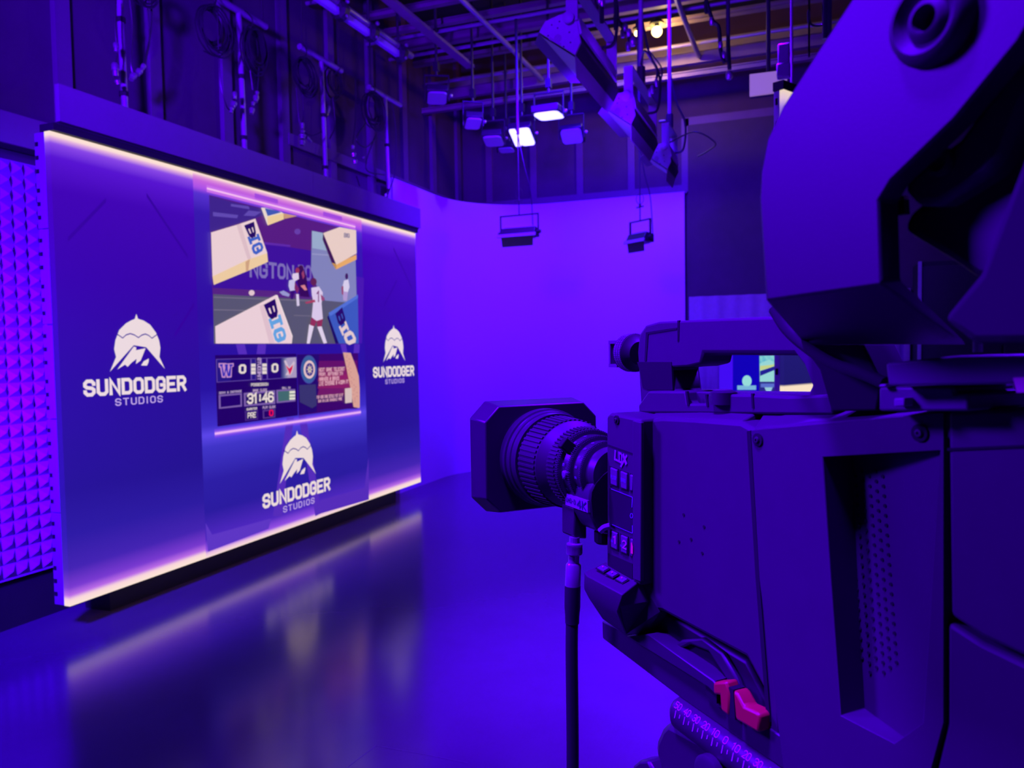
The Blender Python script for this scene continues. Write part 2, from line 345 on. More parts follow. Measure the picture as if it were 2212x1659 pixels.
# ------------------------------------------------------------------ LED video wall
LW = Vector((-3.672, 2.948, .169)); N_ = Vector((1, 0, 0))
def wp(u, v, k=0): return LW + Vector((.0012*k, u, v))
def on_wall(px, py, k=0):
    p = pl(px, py, 0, LW.x); p.x += .0012*k; return p
wall = thing('led_video_wall', 'wide video wall with three white SUNDODGER STUDIOS logos and a sports picture', 'video wall', (-3.70, 4.95, 0))
SIDE = [(0, (253, 228, 206)), (.035, (250, 214, 212)), (.055, (190, 110, 225)), (.10, (120, 58, 200)), (.2, (66, 36, 168)), (.38, (42, 27, 150)), (.62, (33, 19, 132)), (1.2, (39, 13, 140)), (1.75, (52, 4, 156)), (2.2, (62, 3, 168)), (2.37, (85, 18, 200)), (2.44, (135, 70, 222)), (2.468, (225, 170, 215)), (2.482, (253, 226, 205)), (2.5, (253, 226, 205))]
CEN = [(0, (250, 222, 208)), (.028, (235, 190, 220)), (.045, (150, 80, 225)), (.12, (78, 40, 185)), (.3, (40, 27, 150)), (.5, (42, 30, 155)), (.72, (62, 52, 190)), (.80, (90, 70, 225)), (.86, (60, 45, 190)), (1.1, (36, 18, 150)), (1.6, (42, 12, 148)), (2.25, (52, 22, 165)), (2.37, (84, 48, 200)), (2.405, (170, 80, 225)), (2.45, (196, 98, 215)), (2.478, (225, 150, 210)), (2.488, (250, 220, 208)), (2.5, (250, 220, 208))]
m_side = ramp_screen('screen_side_panels', SIDE, LW.z, 2.5); m_cen = ramp_screen('screen_centre_panel', CEN, LW.z, 2.5)
panels = []
for u0, u1, m in ((0, 1.0, m_side), (1.0, 3.0, m_cen), (3.0, 4.0, m_side)):
    b = O(); b.box((LW.x-.02, LW.y+(u0+u1)/2, LW.z+1.25), (.04, u1-u0-.0015, 2.5)); panels.append(b.put('screen_panel', m, wall))
EMB = [(0.51, 1.572), (0.52, 1.544), (0.562, 1.534), (0.608, 1.511), (0.65, 1.465), (0.672, 1.419), (0.68, 1.373), (0.67, 1.318), (0.709, 1.245), (0.573, 1.377), (0.531, 1.383), (0.482, 1.389), (0.311, 1.241), (0.356, 1.323), (0.345, 1.367), (0.356, 1.418), (0.385, 1.476), (0.432, 1.514), (0.469, 1.532), (0.497, 1.542)]
SNOW = [(0.482, 1.381), (0.5, 1.377), (0.497, 1.36), (0.568, 1.371), (0.527, 1.298), (0.493, 1.28), (0.499, 1.31), (0.462, 1.288), (0.433, 1.265), (0.416, 1.278), (0.361, 1.252)]
ROCK = [(0.589, 1.31), (0.586, 1.289), (0.573, 1.268), (0.53, 1.27), (0.55, 1.294)]
WAVE = [(0.356, 1.458), (0.380, 1.446), (0.405, 1.431), (0.43, 1.449), (0.46, 1.457), (0.49, 1.449), (0.517, 1.434), (.542, 1.449), (0.569, 1.456), (.595, 1.447), (0.617, 1.431), (0.64, 1.444), (0.663, 1.457)]
def logo(panel, du, dv, sc_=1.0):
    WHITE = (236, 218, 214)
    def P(p, k=2): return wp(du+(p[0]-.508)*sc_, dv+(p[1]-1.3)*sc_, k)
    b = O()
    for poly in (EMB, SNOW, ROCK): b.face([P(p) for p in poly], WHITE)
    for i in range(len(WAVE)-1):
        a, c = WAVE[i], WAVE[i+1]; b.face([P((a[0], a[1]-.004), 3), P((c[0], c[1]-.004), 3), P((c[0], c[1]+.003), 3), P((a[0], a[1]+.003), 3)], (52, 14, 140))
    b.put('emblem', M_SCREEN, panel, label='white domed mountain emblem')
    b = O(); text(b, 'SUNDODGER', [P((.146, 1.119)), P((.868, 1.110)), P((.868, 1.189)), P((.146, 1.193))], WHITE, wt=1.55, gap=2.0)
    text(b, 'STUDIOS', [P((.342, 1.048)), P((.680, 1.046)), P((.680, 1.082)), P((.342, 1.084))], (196, 168, 228), wt=1.0, gap=2.6)
    b.put('lettering', M_SCREEN, panel, label='white block lettering')
logo(panels[0], .508, 1.3); logo(panels[2], 3.516, 1.29, 1.045); logo(panels[1], 1.992, .424, 1.135)
# glow strips and translucent beams in the centre panel
b = O()
def strip(u0, v0, u1, v1, h, rgb, k): b.face([wp(u0, v0-h, k), wp(u1, v1-h, k), wp(u1, v1+h, k), wp(u0, v0+h, k)], rgb)
z5 = lambda L, k=1: [on_wall(430+x*500/2212, 740+y*500/2212, k) for x, y in L]
BE = (84, 44, 180)
for poly in ([(838, 715), (905, 715), (790, 1659), (705, 1659)], [(950, 700), (1020, 700), (1170, 1630), (1110, 1659)], [(350, 15), (435, 15), (458, 112), (375, 112)], [(560, 15), (640, 15), (630, 110), (548, 110)], [(1350, 15), (1400, 15), (1415, 95), (1368, 95)], [(1482, 15), (1535, 15), (1530, 100), (1475, 100)], [(1618, 1100), (1622, 1500), (1140, 1640), (1160, 1505), (1580, 1388)]):
    b.face(z5(poly), BE)
b.face([on_wall(x, y, 1) for x, y in ((444, 1130), (458, 1155), (585, 1120), (580, 1142), (449, 1192))], (92, 54, 190))
z4 = lambda L, k=2: [on_wall(430+x*500/2212, 380+y*500/2212, k) for x, y in L]
for poly in ([(1500, 960), (1575, 975), (1555, 1600), (1515, 1600), (1510, 1060)],): b.face(z4(poly, 1), (70, 22, 165))
for poly in ([(530, 165), (752, 225), (752, 282), (530, 225)], [(1185, 340), (1365, 390), (1365, 440), (1185, 392)]): b.face(z4(poly, 1), (160, 72, 215))
for h, rgb, k in ((.03, (108, 66, 225), 1), (.018, (150, 95, 232), 2), (.008, (236, 178, 240), 3)):
    strip(1.117, 2.411, 2.893, 2.41, h*.75, (200, 110, 228) if k < 3 else (246, 190, 238), k); strip(1.113, .803, 2.906, .80, h, rgb, k)
b.put('glow_line', M_SCREEN, panels[1], label='glowing pink lines')
for pan, ls in ((panels[0], [((.08, 1.95), (.33, 2.2)), ((.62, 2.28), (.93, 1.95)), ((.97, 1.65), (.8, 1.45))]), (panels[2], [((3.35, 1.75), (3.6, 2.0)), ((3.55, 2.3), (3.9, 1.95))])):
    b = O()
    for (u0, v0), (u1, v1) in ls:
        b.face([wp(u0, v0-.012, 1), wp(u1, v1-.012, 1), wp(u1, v1+.012, 1), wp(u0, v0+.012, 1)], (50, 2, 148))
    b.put('faint_line', M_SCREEN, pan)
# picture window
b = O()
def Q(u0, v0, u1, v1, k=2): return [wp(u0, v0, k), wp(u1, v0, k), wp(u1, v1, k), wp(u0, v1, k)]
b.face(Q(1.138, 1.397, 2.885, 2.372, 1), (84, 26, 118))
F4 = lambda L, rgb, k: b.face(z4(L, k), rgb)
F4([(97, 190), (300, 245), (720, 345), (590, 385), (350, 460), (99, 535)], (58, 34, 128), 2)
for q in ([(128, 345), (370, 375), (360, 405), (130, 385)], [(300, 268), (470, 290), (480, 320), (300, 290)], [(470, 330), (590, 345), (530, 385), (420, 380)]): F4(q, (94, 72, 168), 3)
F4([(600, 640), (1075, 715), (1085, 1165), (130, 1085), (125, 880)], (58, 14, 146), 2)
F4([(620, 632), (870, 660), (870, 680), (620, 655)], (92, 40, 160), 3)
text(b, 'NGTON', z4([(490, 955), (895, 980), (895, 865), (490, 815)], 3), (124, 108, 176), wt=1.35, gap=1.9)
text(b, 'DO', z4([(950, 985), (1062, 990), (1062, 870), (950, 862)], 3), (116, 92, 172), wt=1.35, gap=1.9)
F4([(128, 1070), (840, 1105), (1085, 1160), (1085, 1185), (130, 1140)], (84, 34, 118), 3)
F4([(130, 1130), (1060, 1180), (1503, 1215), (1511, 1602), (136, 1602)], (86, 84, 100), 4)
for q in ([(132, 1155), (1060, 1190), (1060, 1198), (132, 1163)], [(135, 1275), (560, 1285), (560, 1292), (135, 1284)], [(900, 1330), (1060, 1336), (1060, 1342), (900, 1336)]): F4(q, (120, 112, 128), 5)
F4([(1072, 525), (1175, 545), (1250, 800), (1490, 800), (1500, 1150), (1392, 1208), (1200, 1192), (1122, 1060), (1064, 900)], (128, 130, 178), 5)
F4([(1072, 525), (1175, 545), (1240, 720), (1075, 690)], (152, 170, 196), 6)
F4([(1070, 740), (1250, 752), (1250, 765), (1070, 752)], (150, 150, 190), 6)
def blob(cx, cy, rx, ry, rgb, k, n=14): F4([(cx+rx*math.cos(2*PI*i/n), cy+ry*math.sin(2*PI*i/n)) for i in range(n)], rgb, k)
blob(495, 1118, 28, 27, (226, 196, 200), 6); blob(933, 533, 30, 28, (100, 60, 160), 6)
# players on the picture
F4([(760, 1110), (800, 1095), (860, 1130), (850, 1155), (790, 1140)], (150, 150, 200), 6)
F4([(930, 870), (985, 870), (1020, 960), (1030, 1080), (1050, 1160), (960, 1150), (930, 1000)], (52, 8, 72), 6); blob(965, 880, 24, 26, (60, 12, 60), 7)
F4([(960, 1050), (1000, 1040), (1025, 1090), (1000, 1095)], (214, 128, 130), 7); F4([(990, 900), (1000, 960), (985, 990), (970, 930)], (150, 60, 90), 7)
blob(930, 905, 20, 28, (150, 50, 70), 8); F4([(885, 935), (940, 925), (945, 985), (900, 1010), (880, 970)], (220, 200, 224), 8)
F4([(850, 1000), (905, 985), (920, 1090), (860, 1100), (845, 1050)], (196, 190, 224), 8); F4([(905, 1010), (945, 1080), (930, 1130), (900, 1080)], (120, 40, 90), 9)
F4([(918, 1130), (942, 1130), (950, 1240), (925, 1245)], (214, 200, 226), 8); F4([(865, 1100), (905, 1100), (885, 1180), (868, 1180)], (50, 10, 100), 8)
blob(1084, 1012, 30, 36, (96, 34, 60), 9); F4([(1062, 1070), (1135, 1058), (1172, 1115), (1160, 1220), (1172, 1368), (1110, 1388), (1066, 1350), (1080, 1200), (1066, 1130)], (216, 198, 226), 9)
F4([(1000, 1208), (1092, 1182), (1102, 1206), (1012, 1222)], (168, 60, 84), 10); F4([(1150, 1130), (1190, 1170), (1180, 1195), (1158, 1190)], (150, 70, 110), 10)
text(b, '1', z4([(1115, 1200), (1140, 1200), (1140, 1105), (1115, 1105)], 10), (120, 50, 110), wt=1.0, gap=1)
F4([(1062, 1352), (1112, 1386), (1090, 1440), (1050, 1425)], (146, 44, 72), 10); F4([(1112, 1386), (1170, 1368), (1160, 1438), (1118, 1442)], (146, 44, 72), 10)
F4([(1042, 1418), (1086, 1438), (1046, 1602), (1018, 1602)], (222, 206, 228), 9); F4([(1118, 1440), (1160, 1436), (1212, 1596), (1180, 1602)], (222, 206, 228), 9)
blob(1402, 960, 14, 30, (62, 24, 74), 7); F4([(1378, 1000), (1418, 990), (1430, 1060), (1415, 1110), (1375, 1105), (1365, 1050)], (214, 204, 228), 7); F4([(1365, 1100), (1415, 1110), (1405, 1195), (1370, 1190)], (176, 150, 200), 7); F4([(1352, 1060), (1370, 1050), (1368, 1140), (1355, 1130)], (150, 60, 90), 8)
# tumbling cards
def card(front, side, added_shade, frgb, srgb, k=11):
    F4(side, srgb, k); F4(front, frgb, k+1)
    if added_shade: F4(added_shade, (206, 160, 118), k+1)
card([(98, 542), (340, 470), (522, 410), (636, 738), (448, 803), (112, 962)], [(112, 955), (448, 795), (636, 735), (645, 822), (460, 905), (126, 1042)], [(428, 822), (470, 795), (455, 905), (432, 912)], (234, 206, 206), (236, 202, 152))
text(b, 'B', z4([(432, 492), (470, 580), (520, 558), (500, 465)], 14), (34, 8, 84), wt=1.9, gap=1)
text(b, '|G', z4([(455, 585), (515, 745), (590, 700), (540, 558)], 14), (62, 96, 190), wt=1.7, gap=1.6)
F4([(340, 470), (380, 456), (480, 790), (448, 803)], (220, 188, 192), 13)
card([(138, 1438), (555, 1222), (718, 1138), (872, 1535), (868, 1602), (142, 1602)], [(718, 1138), (735, 1140), (880, 1530), (872, 1602), (866, 1602)], None, (234, 206, 210), (240, 220, 220))
text(b, 'B', z4([(622, 1250), (660, 1352), (728, 1318), (702, 1208)], 14), (34, 6, 84), wt=1.9, gap=1)
text(b, '|G', z4([(658, 1368), (725, 1580), (808, 1545), (748, 1330)], 14), (98, 160, 218), wt=1.7, gap=1.6)
F4([(560, 1245), (600, 1225), (705, 1595), (655, 1602)], (222, 190, 198), 13)
F4([(578, 305), (615, 305), (770, 345), (795, 360), (640, 472)], (232, 214, 200), 11); F4([(612, 310), (735, 335), (770, 350), (640, 385)], (62, 88, 172), 12); F4([(635, 392), (792, 358), (796, 415), (642, 474)], (236, 204, 146), 12); F4([(792, 358), (925, 385), (800, 412)], (200, 150, 110), 12)
card([(1172, 548), (1330, 490), (1487, 520), (1492, 742), (1298, 850)], [(1298, 842), (1492, 752), (1492, 800), (1296, 895), (1255, 830)], None, (232, 204, 190), (230, 168, 84))
F4([(1172, 548), (1168, 610), (1258, 840), (1298, 895), (1298, 850)], (62, 22, 64), 11); text(b, 'BIG', z4([(1372, 585), (1420, 590), (1420, 555), (1372, 550)], 14), (50, 60, 120), wt=1.2, gap=1.2)
F4([(1212, 1350), (1225, 1330), (1330, 1602), (1290, 1602)], (24, 8, 84), 11); F4([(1222, 1330), (1503, 1148), (1511, 1602), (1322, 1602)], (58, 88, 182), 12); F4([(1222, 1310), (1503, 1135), (1503, 1168), (1240, 1340)], (80, 110, 205), 13)
text(b, 'B', z4([(1300, 1330), (1325, 1415), (1378, 1380), (1350, 1285)], 14), (36, 8, 92), wt=1.9, gap=1)
text(b, '|', z4([(1328, 1440), (1362, 1520), (1410, 1470), (1380, 1395)], 14), (226, 200, 196), wt=1.7, gap=1); text(b, 'O', z4([(1375, 1530), (1405, 1602), (1478, 1570), (1440, 1490)], 14), (226, 200, 196), wt=1.9, gap=1)
b.put('picture', M_SCREEN, panels[1], label='sports picture with tumbling cards')
# scoreboard
z6 = lambda L, k=2: [on_wall(460+x*.10246, 750+y*.10246, k) for x, y in L]
b = O(); b.face(Q(1.143, .848, 2.012, 1.322, 1), (30, 0, 86))
F6 = lambda L, rgb, k=2: b.face(z6(L, k), rgb)
LN = (98, 70, 160)
def frame6(q, w, rgb=LN, k=3, fill=None):
    (x0, y0), (x1, y1), (x2, y2), (x3, y3) = q
    F6(q, rgb, k); F6([(x0+w, y0+w), (x1-w, y1+w), (x2-w, y2-w), (x3+w, y3-w)], fill or (30, 0, 86), k+1)
frame6([(55, 250), (895, 230), (905, 690), (70, 745)], 14, fill=(34, 20, 118)); F6([(350, 262), (770, 250), (780, 680), (360, 712)], (28, 2, 96), 5)
F6([(768, 250), (795, 250), (805, 690), (780, 690)], LN, 6)
frame6([(1005, 225), (1740, 205), (1750, 640), (1020, 690)], 14, fill=(32, 2, 100))
for i in range(6): x = 1420+i*20; F6([(x, 230), (x+22, 230), (x+22, 648), (x, 650)], tuple(int(36+(150-36)*(i+.5)/6+0*j) if j < 2 else int(100+80*(i+.5)/6) for j in range(3)), 5)
F6([(1540, 228), (1742, 212), (1750, 636), (1548, 648)], (168, 152, 184), 5)
F6([(1105, 225), (1130, 225), (1142, 668), (1118, 668)], LN, 6)
W6 = [(100, 335), (265, 335), (265, 345), (420, 335), (420, 410), (385, 415), (375, 635), (270, 645), (255, 560), (240, 645), (170, 640), (135, 430), (105, 430)]
F6(W6, (196, 140, 196), 6)
F6([(125, 360), (190, 360), (180, 400), (215, 560), (240, 430), (225, 360), (300, 360), (290, 400), (300, 560), (340, 420), (320, 360), (400, 360), (398, 395), (368, 400), (350, 610), (290, 615), (258, 480), (225, 615), (185, 612), (155, 405), (125, 405)], (52, 44, 168), 7)
F6([(1480, 290), (1520, 270), (1590, 430), (1690, 290), (1710, 330), (1660, 520), (1620, 590), (1510, 590), (1560, 500)], (206, 186, 200), 6); F6([(1510, 370), (1590, 450), (1670, 370), (1650, 470), (1600, 590), (1570, 500)], (214, 30, 66), 7)
WH = (226, 212, 202)
def T6(t, x0, y0, x1, y1, dy=-14, rgb=WH, wt=1.3, gap=1.6, k=8): text(b, t, z6([(x0, y1), (x1, y1+dy), (x1, y0+dy), (x0, y0)], k), rgb, wt, gap)
T6('0', 545, 385, 655, 540, -6, wt=1.7); T6('0', 1235, 365, 1335, 515, -6, wt=1.7)
for x, dy in ((780, 0), (1015, -5)):
    for y in (350, 430, 505): F6([(x, y+dy), (x+95, y-2+dy), (x+98, y+62+dy), (x+3, y+66+dy)], WH, 8)
text(b, 'TIMEOUTS', z6([(920, 690), (920, 230), (985, 230), (985, 690)], 8), (190, 160, 204), wt=1.4, gap=1.4)
T6('POSSESSION', 785, 765, 1140, 820); T6('GAME CLOCK', 820, 890, 1115, 935, rgb=(200, 170, 200)); T6('DOWN & DISTANCE', 110, 945, 580, 985, -40, rgb=(196, 170, 204)); T6('BALL ON', 1440, 842, 1610, 880, -8, rgb=(206, 180, 204)); T6('QUARTER', 690, 1290, 905, 1330, -20); T6('PLAY CLOCK', 1030, 1250, 1295, 1295, -20, rgb=(200, 170, 204))
FR = (122, 92, 160)
frame6([(112, 1005), (600, 965), (605, 1250), (118, 1300)], 34, FR, fill=(30, 0, 90)); frame6([(640, 965), (1300, 905), (1305, 1195), (648, 1250)], 38, FR); frame6([(1325, 900), (1725, 880), (1730, 1140), (1335, 1180)], 32, FR, fill=(64, 104, 98)); frame6([(660, 1345), (940, 1320), (945, 1525), (668, 1555)], 28, (66, 34, 118)); frame6([(1040, 1325), (1305, 1300), (1308, 1480), (1045, 1508)], 28, (84, 52, 128))
for y in (920, 990, 1055): F6([(1590, y+6), (1710, y), (1712, y+48), (1592, y+56)], (222, 220, 200), 8)
T6('31:46', 715, 995, 1245, 1180, -42, wt=1.5, gap=1.3); T6('PRE', 715, 1390, 880, 1490, -18, wt=1.3, gap=1.5); T6('0', 1175, 1335, 1240, 1440, -6, (230, 12, 70), wt=1.8)
b.put('scoreboard', M_SCREEN, panels[1], label='dark score graphic reading 31:46')
# notice beside it
z7 = lambda L, k=2: [on_wall(640+x*.08741, 755+y*.08741, k) for x, y in L]
b = O(); b.face(Q(2.022, .845, 2.885, 1.316, 1), (58, 4, 92))
F7 = lambda L, rgb, k=2: b.face(z7(L, k), rgb)
for i in range(8):
    t = i/7; c = (int(58+84*math.sin(PI*min(1, t*1.1))), int(4+26*math.sin(PI*t)), int(92-6*math.sin(PI*t)))
    y0 = 110+i*170; F7([(560, y0), (1500, y0-8), (1500, y0+162), (520, y0+172)], c, 2)
F7([(15, 130), (560, 120), (520, 860), (495, 1540), (62, 1612)], (34, 6, 96), 3); F7([(60, 880), (470, 860), (490, 1380), (380, 1450), (75, 1300)], (54, 50, 98), 4)
def E7(cx, cy, rx, ry, rgb, k, n=26): F7([(cx+rx*math.cos(2*PI*i/n), cy+ry*math.sin(2*PI*i/n)) for i in range(n)], rgb, k)
E7(295, 492, 200, 352, (66, 72, 160), 5); E7(292, 490, 185, 330, (54, 92, 146), 6); E7(300, 495, 142, 226, (226, 190, 190), 7); E7(302, 495, 98, 160, (54, 46, 130), 8); 
F7([(302+(82 if i % 2 == 0 else 34)*math.cos(2*PI*i/16), 495+(140 if i % 2 == 0 else 55)*math.sin(2*PI*i/16)) for i in range(16)], (226, 196, 170), 9)
F7([(302+(38 if i % 2 == 0 else 12)*math.cos(2*PI*i/8), 495+(60 if i % 2 == 0 else 20)*math.sin(2*PI*i/8)) for i in range(8)], (90, 150, 150), 10)
F7([(1140, 70), (1330, 85), (1360, 170), (1450, 400), (1530, 660), (1552, 950), (1555, 1440), (1510, 1442), (1400, 1420), (1330, 980), (1225, 460)], (216, 160, 138), 5)
for i in range(26): x = random.uniform(0, 1); y = 130+i*46; xx = 1180+(y-100)*.19+x*110; F7([(xx, y), (xx+38, y+6), (xx+30, y+26), (xx-8, y+20)], (198, 134, 126), 6)
PKT = (230, 176, 184)
for t, x0, x1, y0, y1, dy in (('NEXT GAME TELECAST', 535, 1170, 465, 545, -28), ('FRIDAY, SEPTEMBER 5TH', 540, 1125, 580, 650, -26), ('MARINERS @ BRAVES', 545, 1035, 695, 775, -26), ('LIVE COVERAGE @ 4:00PM PT', 545, 1260, 805, 890, -52), ('FOR MORE GAME DETAILS VISIT US AT', 485, 1130, 1150, 1215, -60), ('OUR ON-LINE SCHEDULE PAGE', 520, 1105, 1250, 1305, -62)):
    text(b, t, z7([(x0, y1), (x1, y1+dy), (x1, y0+dy), (x0, y0)], 8), PKT, 1.35, 1.5)
F7([(1180, 965), (1350, 945), (1358, 1305), (1188, 1330)], (214, 190, 180), 7)
b.put('notice', M_SCREEN, panels[1], label='maroon notice with round blue emblem')
# cabinets seen at the near end, with their latches
for k in range(5):
    b = O(); b.box((LW.x-.075, LW.y+.02, LW.z+.25+.5*k), (.07, .04, .494)); fr = b.put('cabinet_frame', mat('cabinet_aluminium', (.3, .29, .31), .5, .2, noise=.1, nscale=40), wall)
    for z in (.06, .13, .2, .3, .37, .44):
        b = O(); b.box((LW.x-.095, LW.y-.0005, LW.z+.5*k+z), (.02, .006, .022)); b.put('latch', M_GAP, fr)
b = O(); b.box((LW.x-.11, LW.y+2.0, LW.z+1.25), (.06, 3.9, 2.46)); b.put('rear_frame', M_DARK, wall)
b = O(); b.box((LW.x-.02, LW.y+2.0, LW.z+2.5+.02), (.1, 4.0, .037)); b.put('top_rail', M_DARK, wall)
for y0, y1 in ((2.972, 5.17), (5.174, 6.968)):
    b = O(); b.box((-3.637, (y0+y1)/2, 2.814), (.03, y1-y0, .192)); b.put('header_board', M_HEAD, wall)
b = O(); b.box((-3.67, 4.97, 2.712), (.06, 3.98, .016)); b.put('header_lip', M_FIX, wall)
b = O(); b.box((LW.x-.26, 5.02, .084), (.2, 3.36, .168)); b.put('base_plinth', M_DARK, wall)

# ------------------------------------------------------------------ acoustic foam on the left wall
foam = thing('acoustic_foam', 'grey acoustic foam of small pyramids left of the video wall', 'acoustic foam', (-4.15, 2.9, .28))
b = O(); b.box((-4.14, 2.72, 1.43), (.10, 1.6, 2.30)); b.put('backing', M_FOAM, foam)
PT = .0762; bm_ = O()
base = [bm_.bm.verts.new(p) for p in ((0, -PT/2, -PT/2), (0, PT/2, -PT/2), (0, PT/2, PT/2), (0, -PT/2, PT/2))]; tip = bm_.bm.verts.new((.034, 0, 0))
for i in range(4): bm_.bm.faces.new((base[i], base[(i+1) % 4], tip))
pyr = bm_.mesh('foam_pyramid', M_FOAM)
fl = wloc(foam)
for i in range(9):
    for j in range(30):
        inst('foam_pyramid', pyr, Vector((-4.09, 3.42-PT*(i+.5), .292+PT*(j+.5)))-fl, foam)
b = O()                                  # the columns beyond the frame, joined
for i in range(9, 19):
    for j in range(30):
        y, z = 3.42-PT*(i+.5), .292+PT*(j+.5)
        q = [b.bm.verts.new(p) for p in ((-4.09, y-PT/2, z-PT/2), (-4.09, y+PT/2, z-PT/2), (-4.09, y+PT/2, z+PT/2), (-4.09, y-PT/2, z+PT/2))]; tp = b.bm.verts.new((-4.056, y, z))
        for k in range(4): b.bm.faces.new((q[k], q[(k+1) % 4], tp))
o = b.put('foam_pyramids', M_FOAM, foam); o['kind'] = 'stuff'
z0, z1 = pl(50, 318, 0, -4.06).z, pl(50, 250, 0, -4.06).z
b = O(); b.box((-4.12, 2.4, (z0+z1)/2), (.12, 2.1, z1-z0)); tag(b.put('valance_board', M_HEAD, bevel=.003), 'plain dark valance board fixed above the acoustic foam', 'board')

# ------------------------------------------------------------------ drop pipes with short crossbars, cables
PX = -3.97
def drop_pipe(y, zlow, label):
    t = thing('drop_pipe', label, 'pipe', (PX, y, 4.05), 'drop pipes behind the video wall')
    b = O(); b.cyl((PX, y-.31, 4.05), (PX, y+.31, 4.05), .026, 10); b.put('crossbar', M_PIPE, t, smooth=40)
    b = O(); b.cyl((PX, y, 4.05), (PX+.02, y, zlow), .021, 10); b.put('pipe', M_PIPE, t, smooth=40)
    b = O(); b.cyl((PX, y-.27, 4.05), (PX, y-.27, 4.58), .008, 6); b.cyl((PX, y+.27, 4.05), (PX, y+.27, 4.58), .008, 6); b.put('hanger_rod', M_FIX, t)
    for z in (3.1, 3.55):
        b = O(); b.cyl((PX+.01, y, z), (PX+.01, y, z+.03), .027, 10); b.put('collar', M_DARK, t)
    return t
for y, zl, l in ((3.70, 2.75, 'drop pipe nearest the left edge, looped cables beside it'), (4.79, 2.75, 'drop pipe with a big cable coil on each side'), (5.84, 2.75, 'third drop pipe, its crossbar above a small coil'), (6.93, 2.95, 'farthest drop pipe, ending just above the video wall corner')):
    drop_pipe(y, zl, l)
def px(x, y, dx=.04): return pl(x, y, 0, PX+dx)
def coil(cx, cy, rx, ry, n, label, tails, conns, dx=.09, top=None):
    c = px(cx, cy, dx); t = thing('cable_coil', label, 'cable', c, 'cable coils hung on the drop pipes')
    a = px(cx+rx, cy, dx)-c; ey = (px(cx, cy+ry, dx)-c).length; ex = abs(a.y)
    b = O(); rnd = random.Random(int(cx))
    for i in range(n):
        s = 1-.45*i/n; ph = rnd.uniform(-.1, .1); ox = rnd.uniform(-.03, .05)
        pts = [c+Vector((ox+rnd.uniform(-.004, .004), ex*s*math.sin(a_)+ph*ex, ey*(1-s)*.55+ey*s*math.cos(a_))) for a_ in np.linspace(0, 2*PI, 26)]
        b.tube(pts, .0058, 5)
    b.put('coil', M_CABLE, t, smooth=60)
    yb = min((3.70, 4.79, 5.84, 6.93), key=lambda v: abs(v-c.y)); yb = max(yb-.29, min(yb+.29, c.y))
    b = O(); b.tube(smooth_path([(PX, yb, 4.075), (PX+.04, yb, 4.05), (c.x, (c.y+yb)/2, min(4.0, c.z+ey+.06)), (c.x, c.y, c.z+ey*.9)], 4), .005, 5); b.put('tie', M_CABLE, t)
    for T in tails:
        b = O(); b.tube(smooth_path([px(x, y, dx+.01) for x, y in T], 5), .0058, 5); b.put('tail', M_CABLE, t, smooth=60)
    for (x0, y0), (x1, y1), r in conns:
        b = O(); p, q = px(x0, y0, dx+.012), px(x1, y1, dx+.012); d = (q-p)
        b.lathe(p, d, [(0, r*.6), (d.length*.15, r), (d.length*.55, r), (d.length*.6, r*.75), (d.length, r*.75)], 10); b.put('connector', M_CONN, t, smooth=40)
    return t
coil(303, -12, 26, 30, 5, 'looped cables hanging beside the drop pipe nearest the left edge', [[(250, -5), (249, 60), (253, 110), (250, 140)], [(280, -5), (286, 60), (283, 135), (287, 160)], [(328, -5), (325, 70), (310, 140)], [(318, 20), (322, 90), (312, 140)]], [((250, 92), (251, 112), .016), ((248, 136), (250, 165), .022), ((252, 172), (255, 182), .016), ((312, 140), (306, 150), .016), ((303, 151), (297, 161), .02), ((291, 160), (283, 172), .02)])
coil(459, 68, 35, 54, 9, 'large black cable coil left of the second drop pipe', [[(470, 20), (472, 100), (476, 180), (490, 230), (500, 238)], [(440, 110), (470, 122), (492, 105), (497, 75)]], [((507, 198), (507, 214), .016), ((506, 220), (502, 232), .024), ((500, 232), (499, 244), .018)])
coil(547, 112, 25, 52, 7, 'dark cable coil right of the second drop pipe', [[(540, 150), (546, 195)], [(560, 145), (556, 200)]], [((556, 197), (555, 205), .016), ((554, 206), (552, 220), .022), ((547, 220), (546, 228), .014), ((545, 233), (543, 246), .02)])
coil(656, 168, 24, 42, 8, 'black cable coil left of the third drop pipe', [[(640, 190), (645, 250), (650, 280)], [(653, 190), (655, 250), (652, 270)], [(655, 285), (675, 293), (695, 285)]], [((653, 265), (653, 278), .018), ((654, 282), (653, 288), .02), ((653, 290), (653, 300), .03), ((653, 303), (652, 314), .024), ((662, 296), (672, 306), .014)])
coil(722, 180, 16, 34, 5, 'dark cable coil right of the third drop pipe', [[(718, 210), (724, 270), (712, 300)]], [((711, 230), (705, 250), .02)], dx=-.03)
coil(805, 242, 20, 42, 9, 'tangled cable coil left of the farthest drop pipe', [[(768, 170), (768, 255), (762, 310)], [(790, 265), (770, 300), (790, 318), (812, 300), (832, 305)], [(812, 290), (792, 345), (795, 370), (830, 378)], [(846, 222), (855, 280), (853, 370), (838, 420)], [(770, 380), (777, 402)]], [((762, 314), (762, 322), .016), ((763, 330), (764, 338), .026), ((766, 345), (767, 353), .026), ((784, 338), (785, 342), .014), ((833, 419), (832, 425), .014)])

